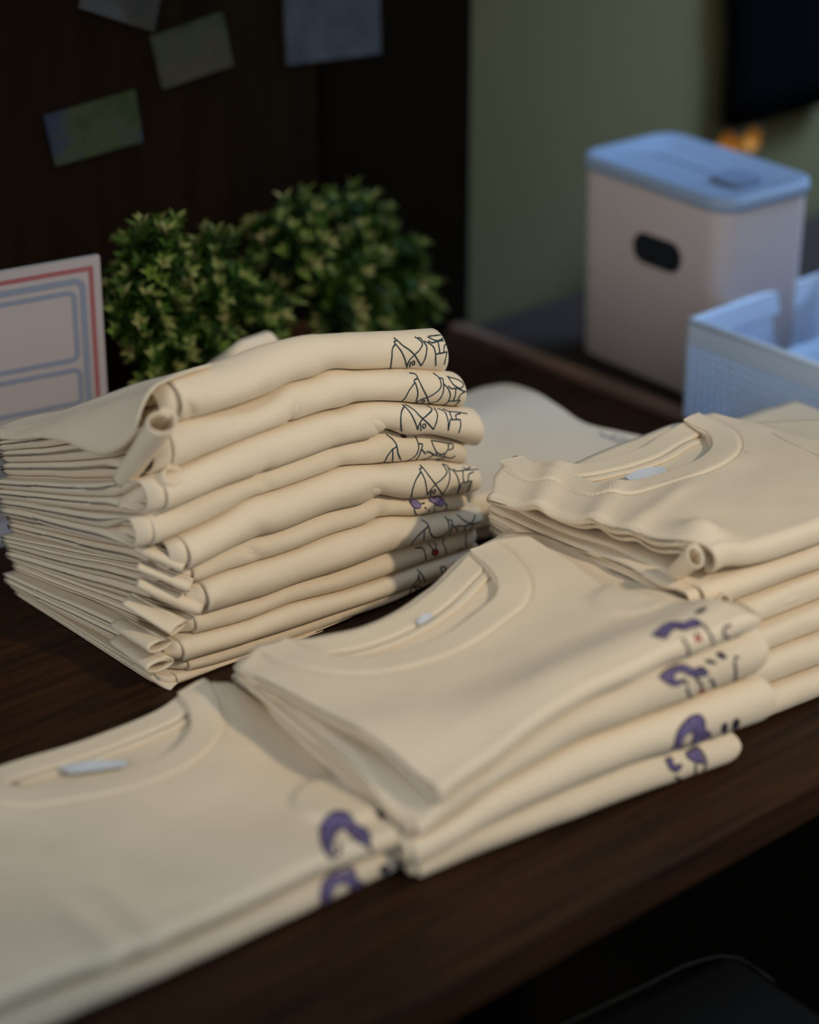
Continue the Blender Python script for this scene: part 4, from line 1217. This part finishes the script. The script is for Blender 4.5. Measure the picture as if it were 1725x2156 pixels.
g0 = wy(1582, 240, 1.375); g1 = wy(1545, -60, 1.375)
bag = thing('hanging_bag', 'black bag hanging on the wall above the bin, at the right edge', 'bag', (g0[0] + .07, 1.38, g0[2] - .02))
V = []; secs = [(.9, g0[2] - .02), (1.0, g0[2] + .01), (.97, g0[2] + .06), (1.04, g0[2] + .10), (1.10, g0[2] + .13), (1.0, g0[2] + .16)]
for k_, (w_, z) in enumerate(secs):
    xl_ = g0[0] + .002 - (.006 if k_ in (3, 4) else 0); xr_ = g0[0] + .16
    for i in range(24):
        a = 2 * math.pi * i / 24; c_, s_ = math.cos(a), math.sin(a)
        V.append(((xl_ + xr_) / 2 + (xr_ - xl_) / 2 * math.copysign(abs(c_) ** .5, c_), 1.406 + .012 * math.copysign(abs(s_) ** .7, s_), z))
Fc = grid_faces(len(secs), 24, True) + [tuple(range(24))[::-1], tuple((len(secs) - 1) * 24 + i for i in range(24))]
M_bag = mat('black_canvas', (.0025, .0025, .0028), 1, 0)
local(mesh_obj('bag_body', V, Fc, M_bag), bag)
st = MB(); st.tube(catmull([(g0[0] + .03, 1.39, g0[2] + .155), (g0[0] + .05, 1.39, g0[2] + .26), (g0[0] + .08, 1.39, g0[2] + .30), (g0[0] + .11, 1.39, g0[2] + .26), (g0[0] + .13, 1.39, g0[2] + .155)], 30), .004, 8); local(st.build('strap', M_black), bag)
hk = MB(); hk.tube([(g0[0] + .08, 1.42, g0[2] + .298), (g0[0] + .08, 1.385, g0[2] + .292), (g0[0] + .08, 1.378, g0[2] + .306)], .003, 8); local(hk.build('wall_hook', M_black), bag)

# ================================================================ pinned cards on the dark panel
def card(label, corners, c1, c2, c3, seed):
    y = WALLY - .0062
    P = [wy(px, py, y) for px, py in corners]
    t = [(p[0], y, p[2]) for p in P] + [(p[0], y + .0032, p[2]) for p in P]
    m = mat('printed_card_%d' % seed, c1, .7, .2)
    n_, r_ = noisy(m, 26 + seed, c1, c2, 2); e = r_.color_ramp.elements.new(.5); e.color = (*c3, 1)
    o = mesh_obj('postcard', t, [(0, 1, 2, 3), (7, 6, 5, 4), (0, 4, 5, 1), (1, 5, 6, 2), (2, 6, 7, 3), (3, 7, 4, 0)], m, None, False)
    bm = bmesh.new(); bm.from_mesh(o.data); bmesh.ops.recalc_face_normals(bm, faces=bm.faces); bm.to_mesh(o.data); bm.free()
    tag(o, label, 'postcard', 'postcards pinned on the dark panel')
card('grey-white printed card at the upper left of the dark panel', [(170, 18), (325, 68), (350, -60), (200, -110)], (.035, .032, .028), (.065, .062, .058), (.05, .04, .03), 1)
card('tilted green and orange card, in the middle of the three left cards', [(345, 188), (492, 138), (470, 25), (320, 78)], (.022, .030, .010), (.065, .045, .025), (.045, .048, .024), 2)
card('green and blue card, lowest one on the dark panel', [(120, 350), (302, 298), (285, 190), (95, 245)], (.022, .038, .008), (.028, .034, .058), (.048, .056, .022), 3)
card('large pale grey card, rightmost on the dark panel', [(607, 138), (803, 112), (797, -80), (600, -60)], (.045, .048, .053), (.072, .074, .083), (.058, .060, .066), 4)
